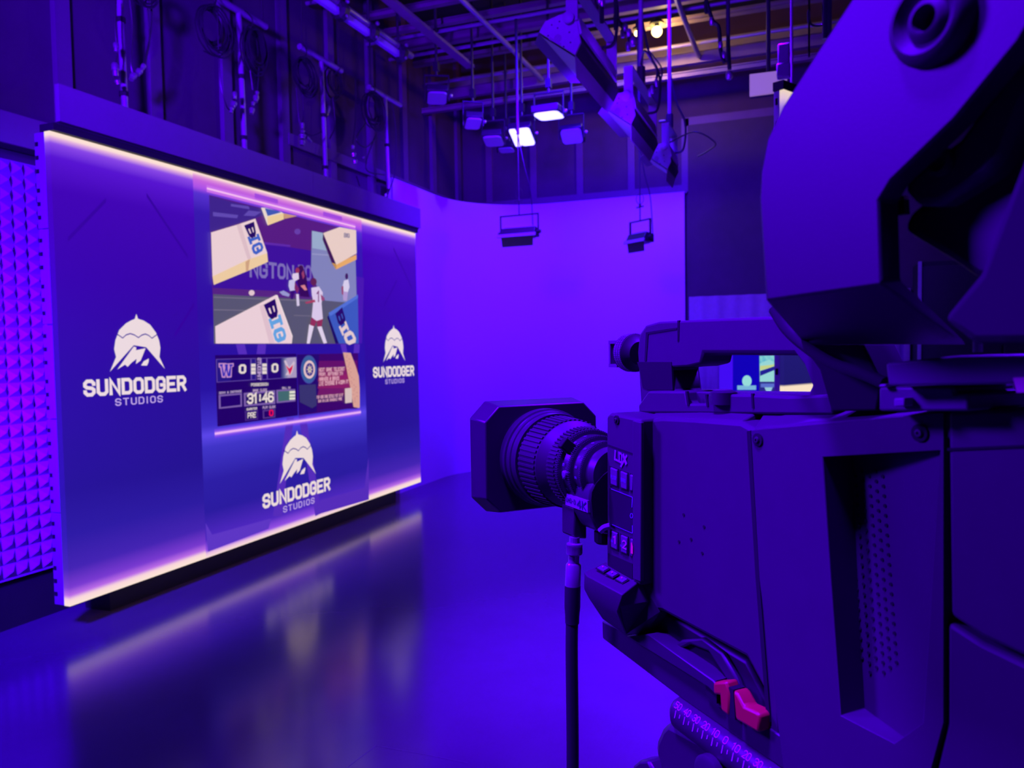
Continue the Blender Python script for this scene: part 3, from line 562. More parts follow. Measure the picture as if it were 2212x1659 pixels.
# violet-lit tubes clipped to the pipe that runs along the left of the grid
t = thing('tube_batten', 'long violet-lit batten clamped under the left grid pipe', 'light batten', (-3.55, 4.9, 4.3))
TX = -3.42
P0, P1, P2, P3, P4, P5 = [pl(x, y, 0, TX) for x, y in ((692, 0), (730, 27), (742, 36), (796, 72), (806, 80), (860, 117))]
ZT = P3.z
b = O(); b.cyl((TX, P0.y-.8, ZT+.07), (TX, P5.y+.25, ZT+.07), .03, 10); b.put('pipe', M_PIPE, t, smooth=40)
for a, c in ((P0.y-.7, P1.y), (P2.y, P3.y), (P4.y, P5.y)):
    b = O(); b.box((TX, (a+c)/2, ZT), (.05, c-a, .06)); b.put('tube', mat('lilac_tube_cover', (.62, .2, .85), .5, noise=.05), t, bevel=.01)
for y in (P1.y+.03, P3.y+.03, P5.y+.03):
    b = O(); b.lathe((TX, y-.05, ZT+.02), (0, 1, 0), [(0, .05), (.02, .075), (.08, .075), (.1, .05)], 10); b.put('clamp', M_FIX, t)
    b = O(); b.ball((TX+.07, y, ZT+.08), .018); b.put('knob', M_CONN, t); b = O(); b.ball((TX+.06, y, ZT-.03), .014); b.put('knob', M_CONN, t)
b = O(); b.box((TX+.22, (P0.y+P5.y)/2, ZT+.22), (.09, P5.y-P0.y+2.2, .03)); tag(b.put('cable_tray', M_JOIST), 'flat dark cable tray alongside the long violet-lit batten', 'cable tray')
b = O()
for y in (P0.y-.5, P3.y, P5.y): b.cyl((TX, y, ZT+.07), (TX, y, 4.58), .012, 6)
b.put('hanger_rod', M_FIX, t)

# ------------------------------------------------------------------ row of three flood lights with barn doors
def flood(Y, length, label, pole_z=4.503):
    # cross-section in x,z about the point (-1.10, 3.03)
    x0, zc = -1.13, 3.03
    sec = [(-.125, .045), (-.092, .092), (-.02, .112), (.06, .112), (.085, -.035), (.055, -.09)]
    t = thing('flood_light', label, 'studio light', (x0, Y, zc), 'row of three flood lights')
    A = [Vector((x0+x, Y+.015, zc+z)) for x, z in sec]
    b = O(); b.prism(A, (0, length, 0)); b.put('housing', M_FIX, t, bevel=.004)
    b = O(); b.prism([Vector((x0+x*1.03, Y-.004, zc+z*1.03)) for x, z in sec], (0, .016, 0)); pn = b.put('end_plate', M_PLATE, t, bevel=.003)
    b = O()
    for x, z in ((-.06, .07), (-.08, .02), (-.02, .08), (.03, .02), (.035, -.03), (0, -.045), (-.03, .05)): b.cyl((x0+x, Y-.0055, zc+z), (x0+x, Y-.003, zc+z), .0045, 8)
    b.put('rivet', M_FIX, pn)
    b = O(); b.cyl((x0-.03, Y-.0055, zc+.0), (x0-.03, Y-.003, zc+0), .02, 14); b.box((x0-.045, Y-.005, zc-.012), (.07, .003, .012), (Vector((.83, 0, -.56)), Vector((0, 1, 0)), Vector((.56, 0, .83)))); b.put('maker_plate', M_DOOR, pn)
    b = O(); b.prism([Vector((x0+.0, Y-.002, zc+.118)), Vector((x0+.075, Y-.002, zc+.10)), Vector((x0+.092, Y-.002, zc+.01)), Vector((x0+.085, Y-.002, zc+.0))], (0, length*.94, 0)); b.put('vent_cover', M_PLATE, t)
    n = Vector((-.6, 0, -.8)); d = Vector((.8, 0, -.6))
    a0 = Vector((x0-.13, 0, zc+.045)); a1 = Vector((x0+.055, 0, zc-.095))
    for p, q, s in ((a0, n*.045+d*-.03, 1), (a1, n*.075+d*.035, 1)):
        b = O(); b.loft([p+Vector((0, Y, 0)), p+Vector((0, Y+length, 0)), p+q+Vector((0, Y+length*.9, 0)), p+q+Vector((0, Y+length*.1, 0))], [p+Vector((.004, Y, .003)), p+Vector((.004, Y+length, .003)), p+q+Vector((.004, Y+length*.9, .003)), p+q+Vector((.004, Y+length*.1, .003))]); b.put('barn_door', M_DOOR, t)
    b = O(); b.face([a0+Vector((.002, Y+.03, -.004)), a1+Vector((.002, Y+.03, -.004)), a1+Vector((.002, Y+length-.03, -.004)), a0+Vector((.002, Y+length-.03, -.004))]); b.put('diffuser', M_OFF, t)
    yc = Y+length/2
    b = O(); b.lathe((x0+.03, Y-.03, zc+.085), (0, 1, 0), [(0, .022), (.004, .03), (.03, .03), (.034, .02)], 14); b.put('tilt_knob', M_PLATE, t, smooth=40)
    b = O()
    for yy in (Y-.008, Y+length+.018): b.box((x0+.045, yy, zc+.17), (.06, .008, .2))
    b.box((x0+.045, yc, zc+.27), (.06, length+.03, .01)); b.put('yoke', M_DOOR, t)
    b = O(); b.cyl((x0+.045, yc, zc+.27), (x0+.05, yc, pole_z), .016, 10); b.put('pole', M_PIPE, t, smooth=40)
    b = O(); b.cyl((x0+.045, yc, zc+.29), (x0+.045, yc, zc+.40), .03, 12); b.cyl((x0+.01, yc, zc+.35), (x0-.04, yc, zc+.35), .012, 8); b.put('clamp', M_FIX, t)
    b = O(); b.tube(smooth_path([(x0+.05, yc, zc+.75), (x0+.1, yc, zc+.5), (x0+.17, yc+.02, zc+.32), (x0+.15, yc+.05, zc+.12), (x0+.08, yc+.04, zc+.09)], 6), .009, 6); b.put('power_cord', M_CABLE, t, smooth=60)
    return t
flood(3.74, .80, 'nearest and largest of the row of flood lights, end plate with maker mark')
flood(5.02, .80, 'middle flood light of the row, above the rear pole lamp')
flood(6.40, .40, 'farthest flood light of the row, beside the corner of the cyclorama')

# strip lights hung in front of the cyclorama
def strip_light(c, ang, tilt, wid, label, ztop):
    c = Vector(c); X = Vector((math.cos(ang), math.sin(ang), 0)); Y = Vector((-math.sin(ang), math.cos(ang), 0)); Z = Vector((0, 0, 1))
    Yt = Y*math.cos(tilt)-Z*math.sin(tilt); Zt = Z*math.cos(tilt)+Y*math.sin(tilt)
    t = thing('strip_light', label, 'studio light', c, 'strip lights hung before the cyclorama')
    b = O(); h = wid/2
    sec = [(-.05, .035), (.05, .045), (.07, -.03), (-.07, -.045)]
    b.prism([c-X*h+Yt*y+Zt*z for y, z in sec], X*wid); b.put('housing', M_FIX, t, bevel=.006)
    b = O(); b.box(c+Zt*.045+X*0, (wid*.82, .07, .012), (X, Yt, Zt)); b.put('top_vent', M_PLATE, t, bevel=.003)
    b = O(); b.box(c-Zt*.05-Yt*.07, (wid+.03, .012, .03), (X, Yt, Zt)); b.put('front_lip', M_PLATE, t)
    b = O(); b.loft([c-X*h*.9-Zt*.05-Yt*.055, c+X*h*.9-Zt*.05-Yt*.055, c+X*h*.86-Zt*.14-Yt*.02, c-X*h*.86-Zt*.14-Yt*.02], [v+Yt*.006 for v in (c-X*h*.9-Zt*.05-Yt*.055, c+X*h*.9-Zt*.05-Yt*.055, c+X*h*.86-Zt*.14-Yt*.02, c-X*h*.86-Zt*.14-Yt*.02)]); b.put('barn_door', M_FIX, t)
    b = O(); b.face([c-X*h*.85-Zt*.046+Yt*.05, c+X*h*.85-Zt*.046+Yt*.05, c+X*h*.85-Zt*.05-Yt*.05, c-X*h*.85-Zt*.05-Yt*.05]); b.put('lens', M_OFF, t)
    for s in (-1, 1):
        b = O(); b.cyl(c+X*(h+.0)*s, c+X*(h+.035)*s, .018, 10); b.put('tilt_knob', M_FIX, t)
    b = O()
    for s in (-1, 1): b.box(c+X*(h+.012)*s+Z*.08, (.008, .02, .17), (X, Y, Z))
    b.box(c+Z*.165, (wid+.032, .02, .012), (X, Y, Z)); b.put('yoke', M_FIX, t)
    top = c+Z*.165
    b = O(); b.cyl(top, top+Z*.13, .006, 8); b.box(top+Z*.13, (.09, .012, .012), (X, Y, Z)); b.cyl(top+Z*.13, top+Z*.16, .012, 8); b.put('hook_clamp', M_FIX, t)
    b = O(); b.tube([top+Z*.155+Vector((.035*math.cos(a), 0, .05+.05*math.sin(a))) for a in np.linspace(0, 2*PI, 14)], .003, 5); b.put('safety_loop', M_CABLE, t)
    b = O(); b.cyl(top+Z*.16, (top.x, top.y, top.z+.75), .006, 8); b.put('rod', M_FIX, t)
    b = O(); b.cyl((top.x, top.y, top.z+.75), (top.x, top.y, ztop), .015, 8); b.put('pole', M_FIX, t, smooth=40)
    b = O(); b.tube(smooth_path([top+Z*.75, top+Z*.45+X*.06, top+Z*.2+X*.11+Y*.03, c+X*.12+Y*.05], 6), .005, 5); b.put('power_cord', M_CABLE, t)
    return t
c1 = pl(1122, 503, 1, 6.9); c2 = pl(1383, 515, 1, 7.35)
strip_light(c1, -.05, .25, .36, 'wide strip light with yoke hanging left in front of the cyclorama', 4.563)
strip_light(c2, -.62, .25, .25, 'smaller turned strip light hanging right in front of the cyclorama', 4.563)

# panel lights: two lit, the others off
def panel_light(c, w, d, tilt, lit, label, split=None, ang=0, ztop=5.3):
    c = Vector(c); X = Vector((math.cos(ang), math.sin(ang), 0)); Y0 = Vector((-math.sin(ang), math.cos(ang), 0))
    Y = Y0*math.cos(tilt)+UP*math.sin(tilt); Z = X.cross(Y)
    t = thing('panel_light', label, 'studio light', c, 'lit panel lights' if lit else 'unlit panel lights')
    b = O(); b.box(c+Z*.045, (w+.03, d+.03, .07), (X, Y, Z)); b.put('housing', M_FIX, t, bevel=.012)
    def rr(cx, ww, k):
        r = min(ww, d)*.22; P = []
        for sx, sy, a0 in ((1, 1, 0), (-1, 1, PI/2), (-1, -1, PI), (1, -1, 1.5*PI)):
            for a in np.linspace(a0, a0+PI/2, 5): P.append(c+X*(cx+sx*(ww/2-r)+r*math.cos(a))+Y*(sy*(d/2-r)+r*math.sin(a))+Z*k)
        return P
    segs = [(0, w)] if not split else [(-w/2+split/2, split-.008), (split/2, w-split-.008)]
    for cx, ww in segs:
        b = O(); b.loft(rr(cx, ww, -.004), rr(cx, ww, .012)); b.put('diffuser', M_LIT if lit else M_OFF, t)
    b = O()
    for s in (-1, 1): b.box(c+X*s*(w/2+.025)+UP*.1, (.006, .03, .24), (X, Y0, UP))
    b.box(c+UP*.215, (w+.056, .03, .008), (X, Y0, UP)); b.put('yoke', M_FIX, t)
    b = O(); b.cyl(c+UP*.215, (c.x, c.y, ztop), .014, 8); b.box(c+UP*.30, (.05, .05, .08)); b.put('pole', M_FIX, t)
    b = O(); b.ball(c+X*(w/2+.045)+UP*.03, .018, 8); b.put('knob', M_CONN, t)
    return t
panel_light(pl(1186, 251, 1, 7.0), .235, .26, .05, True, 'lit flat panel light, the higher of the two glowing ones')
panel_light(pl(1128, 297, 1, 7.55), .22, .26, -.42, True, 'lit square panel light, the lower of the two glowing ones', split=.072, ang=.06)
panel_light(pl(944, 213, 1, 6.8), .18, .24, -.15, False, 'unlit panel light, the one farthest left beside the upper wall', ang=.5)
panel_light(pl(1022, 268, 1, 7.2), .15, .18, -.3, False, 'unlit panel light tilted, second from the left of the unlit ones', ang=.6)
panel_light(pl(1066, 306, 1, 7.6), .19, .24, -.15, False, 'unlit panel light just left of the lower glowing one', ang=.2)
panel_light(pl(1094, 325, 1, 8.1), .16, .14, -.1, False, 'smallest unlit panel light, low beneath the glowing pair', ang=.1)
t6 = panel_light(pl(1235, 295, 1, 7.6), .21, .16, -.75, False, 'unlit ribbed panel light right of the glowing ones')

# warm work lights at the grid
def bulb(px_, py_, Y, r, label, power):
    c = pl(px_, py_, 1, Y); t = thing('work_light', label, 'work light', c, 'warm work lights')
    b = O(); b.ball(c, r, 16); b.put('bulb', M_BULB, t, smooth=60)
    b = O(); b.lathe(c+UP*r*.8, (0, 0, 1), [(0, r*.45), (.03, r*.5), (.08, r*.5), (.1, r*.2)], 12); b.put('socket', M_FIX, t, smooth=40)
    b = O(); b.cyl(c+UP*(r*.8+.1), (c.x, c.y, 5.2), .005, 6); b.put('cord', M_CABLE, t)
    l = bpy.data.lights.new('work_light_lamp', 'POINT'); l.energy = power; l.color = (1, .62, .16); l.shadow_soft_size = r
    o = bpy.data.objects.new('work_light_lamp', l); COL.objects.link(o); o.location = c+Vector((0, r*1.5, 0))
    b = O(); b.lathe(c+UP*r*1.25, (0, 0, 1), [(0, r*1.5), (.02, r*1.4), (.035, r*.6)], 20); b.put('added_shade', M_DARK, t, smooth=30); return t  # shade added to block the bulb's upward light on deck and beams
bulb(1419, 68, 7.78, .052, 'round glowing yellow bulb just under the ceiling', 22)
bulb(1376, 72, 7.7, .028, 'small dim yellow bulb left of the round glowing one', 3)

# loose conduits and cables under the right half of the grid
def hang(name, pts, Y, r, label, conn=None, m=None, cat='cable', group='cables hung under the lighting grid', start=None, extra=None):
    P = [pl(x, y, 1, Y) for x, y in pts]; P = ([Vector(start)] if start else [Vector((P[0].x, Y, 5.3)), Vector((P[0].x, Y, P[0].z+.05))])+P; t = thing(name, label, cat, P[-1], group)
    b = O(); b.tube(smooth_path(P, 6), r, 6); b.put('cord', m or M_CABLE, t, smooth=60)
    if extra: b = O(); b.tube(smooth_path([pl(x, y, 1, Y) for x, y in extra], 6), r*.6, 6); b.put('cord', M_CABLE, t, smooth=60)
    for i, (x, y, rr) in enumerate(conn or []):
        c = pl(x, y, 1, Y); b = O(); b.lathe(c+UP*.025, (0, 0, -1), [(0, rr*.6), (.01, rr), (.035, rr), (.05, rr*.7)], 10); b.put('connector', M_CONN, t, smooth=40)
    return t
hang('hanging_cable', [(1526, 0), (1540, 45), (1553, 60), (1557, 110), (1565, 135)], 5.0, .013, 'thick conduit dangling right of the warm bulb', [(1537, 45, .014), (1556, 98, .014), (1563, 120, .014)])
hang('hanging_cable', [(1573, 100), (1576, 150)], 5.2, .014, 'short stub cable with round end under the right grid', [(1575, 163, .022)])
hang('hanging_cable', [(1392, 110), (1408, 130), (1420, 152), (1416, 180), (1408, 198)], 4.9, .008, 'pale twin cable curling beside the middle flood light', [(1418, 178, .012), (1409, 193, .012), (1404, 200, .012)], start=(-1.085, 5.42, 3.45), extra=[(1398, 105), (1418, 130), (1430, 152), (1424, 184), (1412, 196)])
hang('hanging_cable', [(1500, 285), (1545, 308), (1530, 325), (1507, 338)], 6.4, .006, 'thin stray cable loop right of the farthest flood light', start=(-1.085, 6.6, 3.2))
hang('hanging_cable', [(1330, 30), (1345, 60), (1358, 80), (1360, 95)], 4.6, .012, 'bunched cables hanging between near flood light and small bulb', [(1350, 60, .018), (1358, 72, .018), (1367, 90, .02), (1357, 100, .016), (1345, 72, .014)])
hang('hanging_cable', [(1300, 0), (1304, 6)], 3.9, .012, 'cable end peeking in at the top beside the nearest flood light', [(1301, 5, .016), (1296, -2, .016)])
for i, (x, lab) in enumerate(((1782, 'left of the two short bright pipes high above the viewfinder'), (1791, 'right of the two short bright pipes high above the viewfinder'))):
    c = pl(x, 84, 1, 3.2); a = Vector((c.x, c.y, 5.3)); b = O(); b.cyl(a, c, .0095, 10); tag(b.put('short_pipe', M_PIPE, smooth=40), lab, 'pipe', 'short bright pipes')
hang('hanging_cable', [(1748, 36), (1752, 52), (1765, 56), (1778, 50), (1776, 10)], 3.2, .004, 'thin curled cable beside the two short bright pipes', [(1747, 36, .006)])

# ------------------------------------------------------------------ right-hand background
# corner screen column
A = at(1693, 185, 3.55); A.z = 2.669; ang = YAW-math.radians(50); dirv = Vector((-math.sin(ang), math.cos(ang), 0)); nrm = Vector((dirv.y, -dirv.x, 0))
col = thing('screen_column', 'tall narrow video screen behind the camera handle, dark blue with pale bands', 'video screen', (A.x, A.y, 0))
COLR = [(0, (30, 22, 110)), (.70, (30, 22, 110)), (.72, (250, 226, 196)), (1.135, (250, 226, 196)), (1.14, (30, 24, 108)), (1.9, (40, 30, 140)), (2.25, (70, 50, 190)), (2.42, (150, 110, 225)), (2.46, (225, 190, 220)), (2.5, (240, 214, 190))]
m_col = ramp_screen('screen_column_picture', COLR, .169, 2.5)
C0 = Vector((A.x, A.y, .169)); cw = .97
b = O(); b.prism([C0+nrm*.0, C0+dirv*cw, C0+dirv*cw-nrm*.02, C0-nrm*.02], UP*2.5); b.put('screen_panel', m_col, col)
b = O(); b.prism([C0-nrm*.022+dirv*.001, C0+dirv*cw-nrm*.022, C0+dirv*cw-nrm*.05, C0-nrm*.05-dirv*.0], UP*2.5); fr = b.put('cabinet_frame', mat('cabinet_pale_enamel', (.75, .6, .78), .5, noise=.05), col)
for k in range(24):
    b = O(); b.box(C0-nrm*.036+UP*(.06+k*.104)-dirv*.001, (.010, .008, .03), (nrm, dirv, UP)); b.put('latch', M_GAP if k % 2 else M_CONN, fr)
b = O(); b.prism([C0+nrm*.004-dirv*.01, C0+dirv*cw+nrm*.004, C0+dirv*cw-nrm*.05, C0-nrm*.05-dirv*.01], UP*.04); 
bmesh.ops.translate(b.bm, vec=UP*2.5, verts=b.bm.verts[:]); b.put('top_rail', M_DARK, col)
b = O(); b.box(C0+UP*2.66+nrm*-.03+dirv*.05, (.05, .05, .12)); b.box(C0+UP*2.6-nrm*.03+dirv*.05, (.06, .06, .06)); b.put('rigging_clamp', M_PLATE, col, bevel=.006)
b = O(); b.cyl(C0+UP*2.54-nrm*.03+dirv*.12, C0+UP*3.1-nrm*.03+dirv*.12, .006, 8); b.put('rigging_rod', M_PIPE, col)
b = O(); b.box(C0+dirv*cw/2-nrm*.05-UP*.0845, (.9, .1, .169), (dirv, nrm, UP)); b.put('base_plinth', M_DARK, col)
# pale hung monitor beside it
t = thing('hanging_monitor', 'pale blank monitor hung high beside the screen column', 'monitor', pl(1655, 178, 1, 5.5), None)
P = [pl(x, y, 1, 5.5) for x, y in ((1619, 207), (1700, 196), (1700, 150), (1619, 160))]
b = O(); b.prism(P, (0, .03, 0)); b.put('panel', mat('pale_monitor_face', (.12, .08, .12), .5, emit=lin((136, 98, 165)), es=1.0, noise=.2, nscale=5), t, bevel=.004)
b = O(); b.prism([p+Vector((0, .03, 0)) for p in P], (0, .04, 0)); b.put('rear_cover', M_FIX, t)
b = O(); b.cyl((P[0]+P[2])/2+Vector((0, .05, 0)), (P[0].x*.5+P[2].x*.5, 5.55, 4.53), .014, 8); b.put('pole', M_FIX, t)
# curtain along the back wall
def curtain(x0, x1, y, z0, z1, name, label):
    t = O(); n = int((x1-x0)/.045); lo = []; hi = []
    for i in range(n+1):
        x = x0+(x1-x0)*i/n; d = .035*math.sin(i*1.55)+.015*math.sin(i*.61+1)
        lo.append(t.bm.verts.new((x, y+d, z0))); hi.append(t.bm.verts.new((x, y+d*.6, z1)))
    t.grid(lo, hi, False); o = t.put(name, M_CURT, smooth=60); tag(o, label, 'curtain')
    md = o.modifiers.new('solid', 'SOLIDIFY'); md.thickness = .006; return o
curtain(-1.30, 1.0, BY-.14, .02, 2.07, 'stage_curtain', 'grey folded curtain along the back wall right of the cyclorama')
# dark cabinet/door bay further right
t = thing('equipment_cabinet', 'tall dark equipment cabinet right of the back curtain', 'cabinet', (1.75, 8.9, 0))
b = O(); b.box((1.75, 8.95, 1.15), (1.45, .5, 2.3)); b.put('body', M_DARK, t, bevel=.006)
for x in (1.4, 2.1):
    b = O(); b.box((x, 8.69, 1.15), (.68, .02, 2.2)); dr = b.put('door', M_FIX, t, bevel=.004)
    b = O(); b.box((x+(.27 if x < 1.7 else -.27), 8.67, 1.15), (.02, .03, .3)); b.put('handle', M_PLATE, dr)
b = O(); b.box((1.03, 8.68, 1.15), (.03, .03, 2.3)); b.put('edge_trim', M_PLATE, t)

# floor monitor with red clock
Ym = 5.6
def mp(x, y, k=0): p = pl(x, y, 1, Ym); p.y -= .001*k; return p
t = thing('monitor', 'studio monitor seen through the camera handle, blue picture with white logo', 'monitor', (mp(1618, 850).x, Ym+.05, 0))
b = O(); Pm = [mp(1552, 862), mp(1684, 868), mp(1684, 764), mp(1552, 766)]
b.prism(Pm, (0, .05, 0)); b.put('housing', M_FIX, t)
b = O(); b.face([mp(1553, 861, 1), mp(1583, 861, 1), mp(1583, 767, 1), mp(1553, 767, 1)], (64, 10, 240)); b.face([mp(1583, 861, 1), mp(1640, 865, 1), mp(1640, 766, 1), mp(1583, 767, 1)], (8, 0, 180)); b.face([mp(1640, 866, 1), mp(1683, 866, 1), mp(1683, 765, 1), mp(1640, 766, 1)], (40, 40, 130))
m2 = lambda x, y, k=2: mp(1330+x*600/2212, 560+y*600/2212, k)
E_ = (150, 220, 214)
b.face([m2(1045+38*math.cos(a), 970+46*math.sin(a)) for a in np.linspace(0, 2*PI, 16)[:-1]], E_); b.face([m2(968, 1005), m2(1118, 1005), m2(1118, 1040), m2(968, 1040)], (120, 180, 214))
b.face([m2(1145, 770), m2(1290, 765), m2(1292, 975), m2(1148, 975)], (150, 214, 210)); b.face([m2(1145, 770), m2(1290, 765), m2(1290, 830), m2(1220, 800), m2(1145, 830)], (20, 160, 200), ); b.face([m2(1150, 890, 3), m2(1270, 850, 3), m2(1270, 880, 3), m2(1150, 930, 3)], (30, 30, 140)); b.face([m2(1150, 850, 3), m2(1290, 835, 3), m2(1230, 865, 3), m2(1150, 885, 3)], (196, 210, 130))
b.face([m2(1155, 990), m2(1290, 990), m2(1290, 1020), m2(1155, 1020)], (90, 110, 200)); b.face([m2(1185, 1020, 3), m2(1250, 1020, 3), m2(1235, 1055, 3), m2(1200, 1055, 3)], (150, 200, 214))
b.put('screen', M_SCREEN, t)
b = O(); q0, q1 = mp(1600, 866), mp(1632, 866); b.box(((q0.x+q1.x)/2, Ym+.04, q0.z/2), (.05, .05, q0.z)); b.box(((q0.x+q1.x)/2, Ym+.04, .02), (.4, .35, .04)); b.put('stand', M_DARK, t)
t = thing('digital_clock', 'red digit clock on top of the studio monitor', 'clock', mp(1656, 762) + Vector((0, .03, 0)))
b = O(); b.prism([mp(1628, 763), mp(1687, 764), mp(1687, 742), mp(1628, 741)], (0, .05, 0)); b.put('case', M_DARK, t)
b = O(); text(b, '88:88', [mp(1634, 763, 2), mp(1682, 764, 2), mp(1682, 748, 2), mp(1634, 747, 2)], (255, 8, 40), 1.3, 1.6); b.put('digits', M_SCREEN, t, label='red digits')

# ------------------------------------------------------------------ the broadcast camera
cam_t = thing('broadcast_camera', 'large black broadcast camera in the foreground with lens pointing at the stage', 'camera', S(1650, 1400, .05))
root = cam_t
# main side body
b = O(); b.prism(SL([(1402, 905), (1430, 901), (1500, 904), (1600, 911), (1626, 925), (1650, 922), (1690, 1640), (1650, 1600), (1655, 1500), (1612, 1420), (1432, 1322), (1402, 1318)], .013), BR*.125); body = b.put('body', M_BODY, root, bevel=.0035)
b = O(); b.prism(SL([(1640, 930), (2040, 893), (2240, 882), (2420, 880), (2420, 1700), (2100, 1790), (1730, 1760), (1684, 1600)], .0325), BR*.1055); b.put('rear_body', M_BODY, root, bevel=.0035)
b = O(); b.prism(SL([(1440, 1325), (1612, 1428), (1655, 1510), (1690, 1640), (1640, 1640), (1560, 1560), (1400, 1440), (1395, 1335)], .024), BR*.10); b.put('lower_body', M_BODY2, root, bevel=.003)
b = O(); arc = [(1440, 1435), (1452, 1402), (1485, 1385), (1520, 1395), (1550, 1425), (1572, 1462), (1590, 1500), (1560, 1500), (1500, 1470)]
b.prism(SL(arc, .0225), BR*.003); b.put('recess_shade', M_GAP, root)  # flat black plate paints the arch's shade; nothing is cut in
b = O(); b.prism(SL([(1430, 1412), (1470, 1383), (1515, 1378), (1558, 1410), (1590, 1465), (1614, 1530), (1598, 1530), (1565, 1462), (1530, 1408), (1490, 1392), (1448, 1412)], .018), BR*.006); b.put('recess_rim', M_BODY2, root, bevel=.002)
# rear cover with vent pocket
b = O()
outer = [(1622, 930), (2038, 891), (2038, 1560), (1985, 1760), (1705, 1760), (1640, 1250)]
inner = [(1778, 987), (2030, 973), (1993, 1562), (1932, 1606), (1816, 1546), (1795, 1250)]
inn_d = [(1840, 984), (2026, 975), (1985, 1556), (1915, 1570), (1848, 1510), (1845, 1250)]
R0 = .004; sd = [(S(x, y, R0)-BO).dot(-BF) for x, y in inner]; dep = [max(.0005, .026-.0225*(v-sd[0])/(sd[1]-sd[0])) for v in sd]
ov = [b.bm.verts.new(S(x, y, R0)) for x, y in outer]; ob_ = [b.bm.verts.new(S(x, y, R0)+BR*.032) for x, y in outer]; iv = [b.bm.verts.new(S(x, y, R0)) for x, y in inner]
dv = [b.bm.verts.new(S(x, y, R0)+BR*d) for (x, y), d in zip(inner, dep)]
b.grid(ov, iv); b.grid(ob_, ov); b.grid(iv, dv)
b.put('rear_cover', M_BODY, root, bevel=.003)
b = O(); fl_ = [p+BR*d for p, d in zip([S(x, y, R0) for x, y in inner], dep)]
b.bm.faces.new([b.bm.verts.new(p) for p in (fl_[0], fl_[1], fl_[2], fl_[5])]); b.bm.faces.new([b.bm.verts.new(p) for p in (fl_[5], fl_[2], fl_[3], fl_[4])])
pocket = b.put('vent_pocket', M_BODY, root)
# ventilation holes: rows between four corners of the field, set on the pocket floor
def pocket_pt(px_, py_, off=-.0006):
    d = _f + CR*((px_-W/2)/FPX) - CU*((py_-H/2)/FPX)
    n = (fl_[1]-fl_[0]).cross(fl_[4]-fl_[0]); s_ = (fl_[0]-EYE).dot(n)/d.dot(n); return EYE+d*s_+BR*off
for c in range(6):
    b = O()
    for k in range(21):
        v = (k+(.5 if c % 2 else 0)+.3)/21.5; u = (c+.5)/6
        if (c in (0, 5) and k > 19): continue
        x = 1826+u*88+v*(34 if True else 0); y = 1012+v*455
        b.cyl(pocket_pt(x, y, -.0009), pocket_pt(x, y, .002), .00115, 8)
    o = b.put('vent_hole', M_GAP, root); o['kind'] = 'stuff'
for A_, B_, ra in (([(1402, 903), (1500, 902), (1604, 909)], [(1425, 883), (1530, 881), (1650, 882)], .016), ([(1628, 928), (1650, 922), (2040, 891), (2420, 880)], [(1655, 883), (1720, 883), (2060, 877), (2420, 866)], .006)):
    lo = SL(A_, ra); hi = SL(B_, .05); hi2 = [p+BR*.07 for p in hi]
    b = O(); t_ = lambda L, dz: [b.bm.verts.new(p-UP*dz) for p in L]
    va, vb, vc, vd = t_(lo, 0), t_(hi, 0), t_(hi2, 0), t_(hi2, .03); ve = t_(lo, .015)
    for u, v in ((va, vb), (vb, vc), (vc, vd), (vd, ve), (ve, va)): b.grid(u, v, False)
    for k in (0, -1): b.bm.faces.new([L[k] for L in (va, vb, vc, vd, ve)])
    b.put('top_cover', M_BODY, root, bevel=.0015)
# rear block
b = O(); b.prism(SL([(2046, 888), (2240, 876), (2420, 872), (2420, 1470), (2212, 1420), (2120, 1376), (2052, 1330)], .002), BR*.032); b.put('rear_block', M_BODY, root, bevel=.003)
b = O(); b.prism(SL([(2044, 1340), (2120, 1388), (2212, 1432), (2420, 1484), (2420, 1720), (2100, 1790), (2000, 1760), (2044, 1560)], .006), BR*.03); b.put('lower_side', M_BODY, root, bevel=.003)
b = O(); b.prism(SL([(2046, 968), (2420, 952), (2420, 958), (2046, 974)], .0012), BR*.001); b.put('seam', M_GAP, root)
# seam between the front and rear covers, screws
b = O(); b.prism(SL([(1613, 932), (1621, 930), (1640, 1250), (1664, 1560), (1656, 1560), (1632, 1250)], .0118), BR*.003); b.put('seam', M_GAP, root)
for x, y, r, rr in ((1637, 950, .0048, .0035), (1987, 935, .0052, .0035), (1332, 907, .0042, -.0005)):
    c = S(x, y, rr); b = O(); b.lathe(c-BR*.0008, BR, [(0, .0), (.0001, r), (.004, r)], 18); b.lathe(c-BR*.0016, BR, [(0, 0), (.0004, r*.55), (.003, r*.6)], 14); o = b.put('screw', M_GAP, root); 
    b = O(); b.lathe(c-BR*.0022, BR, [(0, r*.18), (0.0001, r*.42), (.001, r*.5), (.002, r*.5)], 12, cap=False); b.put('screw_head', M_BODY2, o)
for x, y in ((1476, 1112), (1466, 1170), (1520, 1138), (1516, 1195), (1492, 1165)):
    b = O(); c = S(x, y, .0124); b.cyl(c, c+BR*.002, .0014, 8); b.put('pin_hole', M_GAP, root)
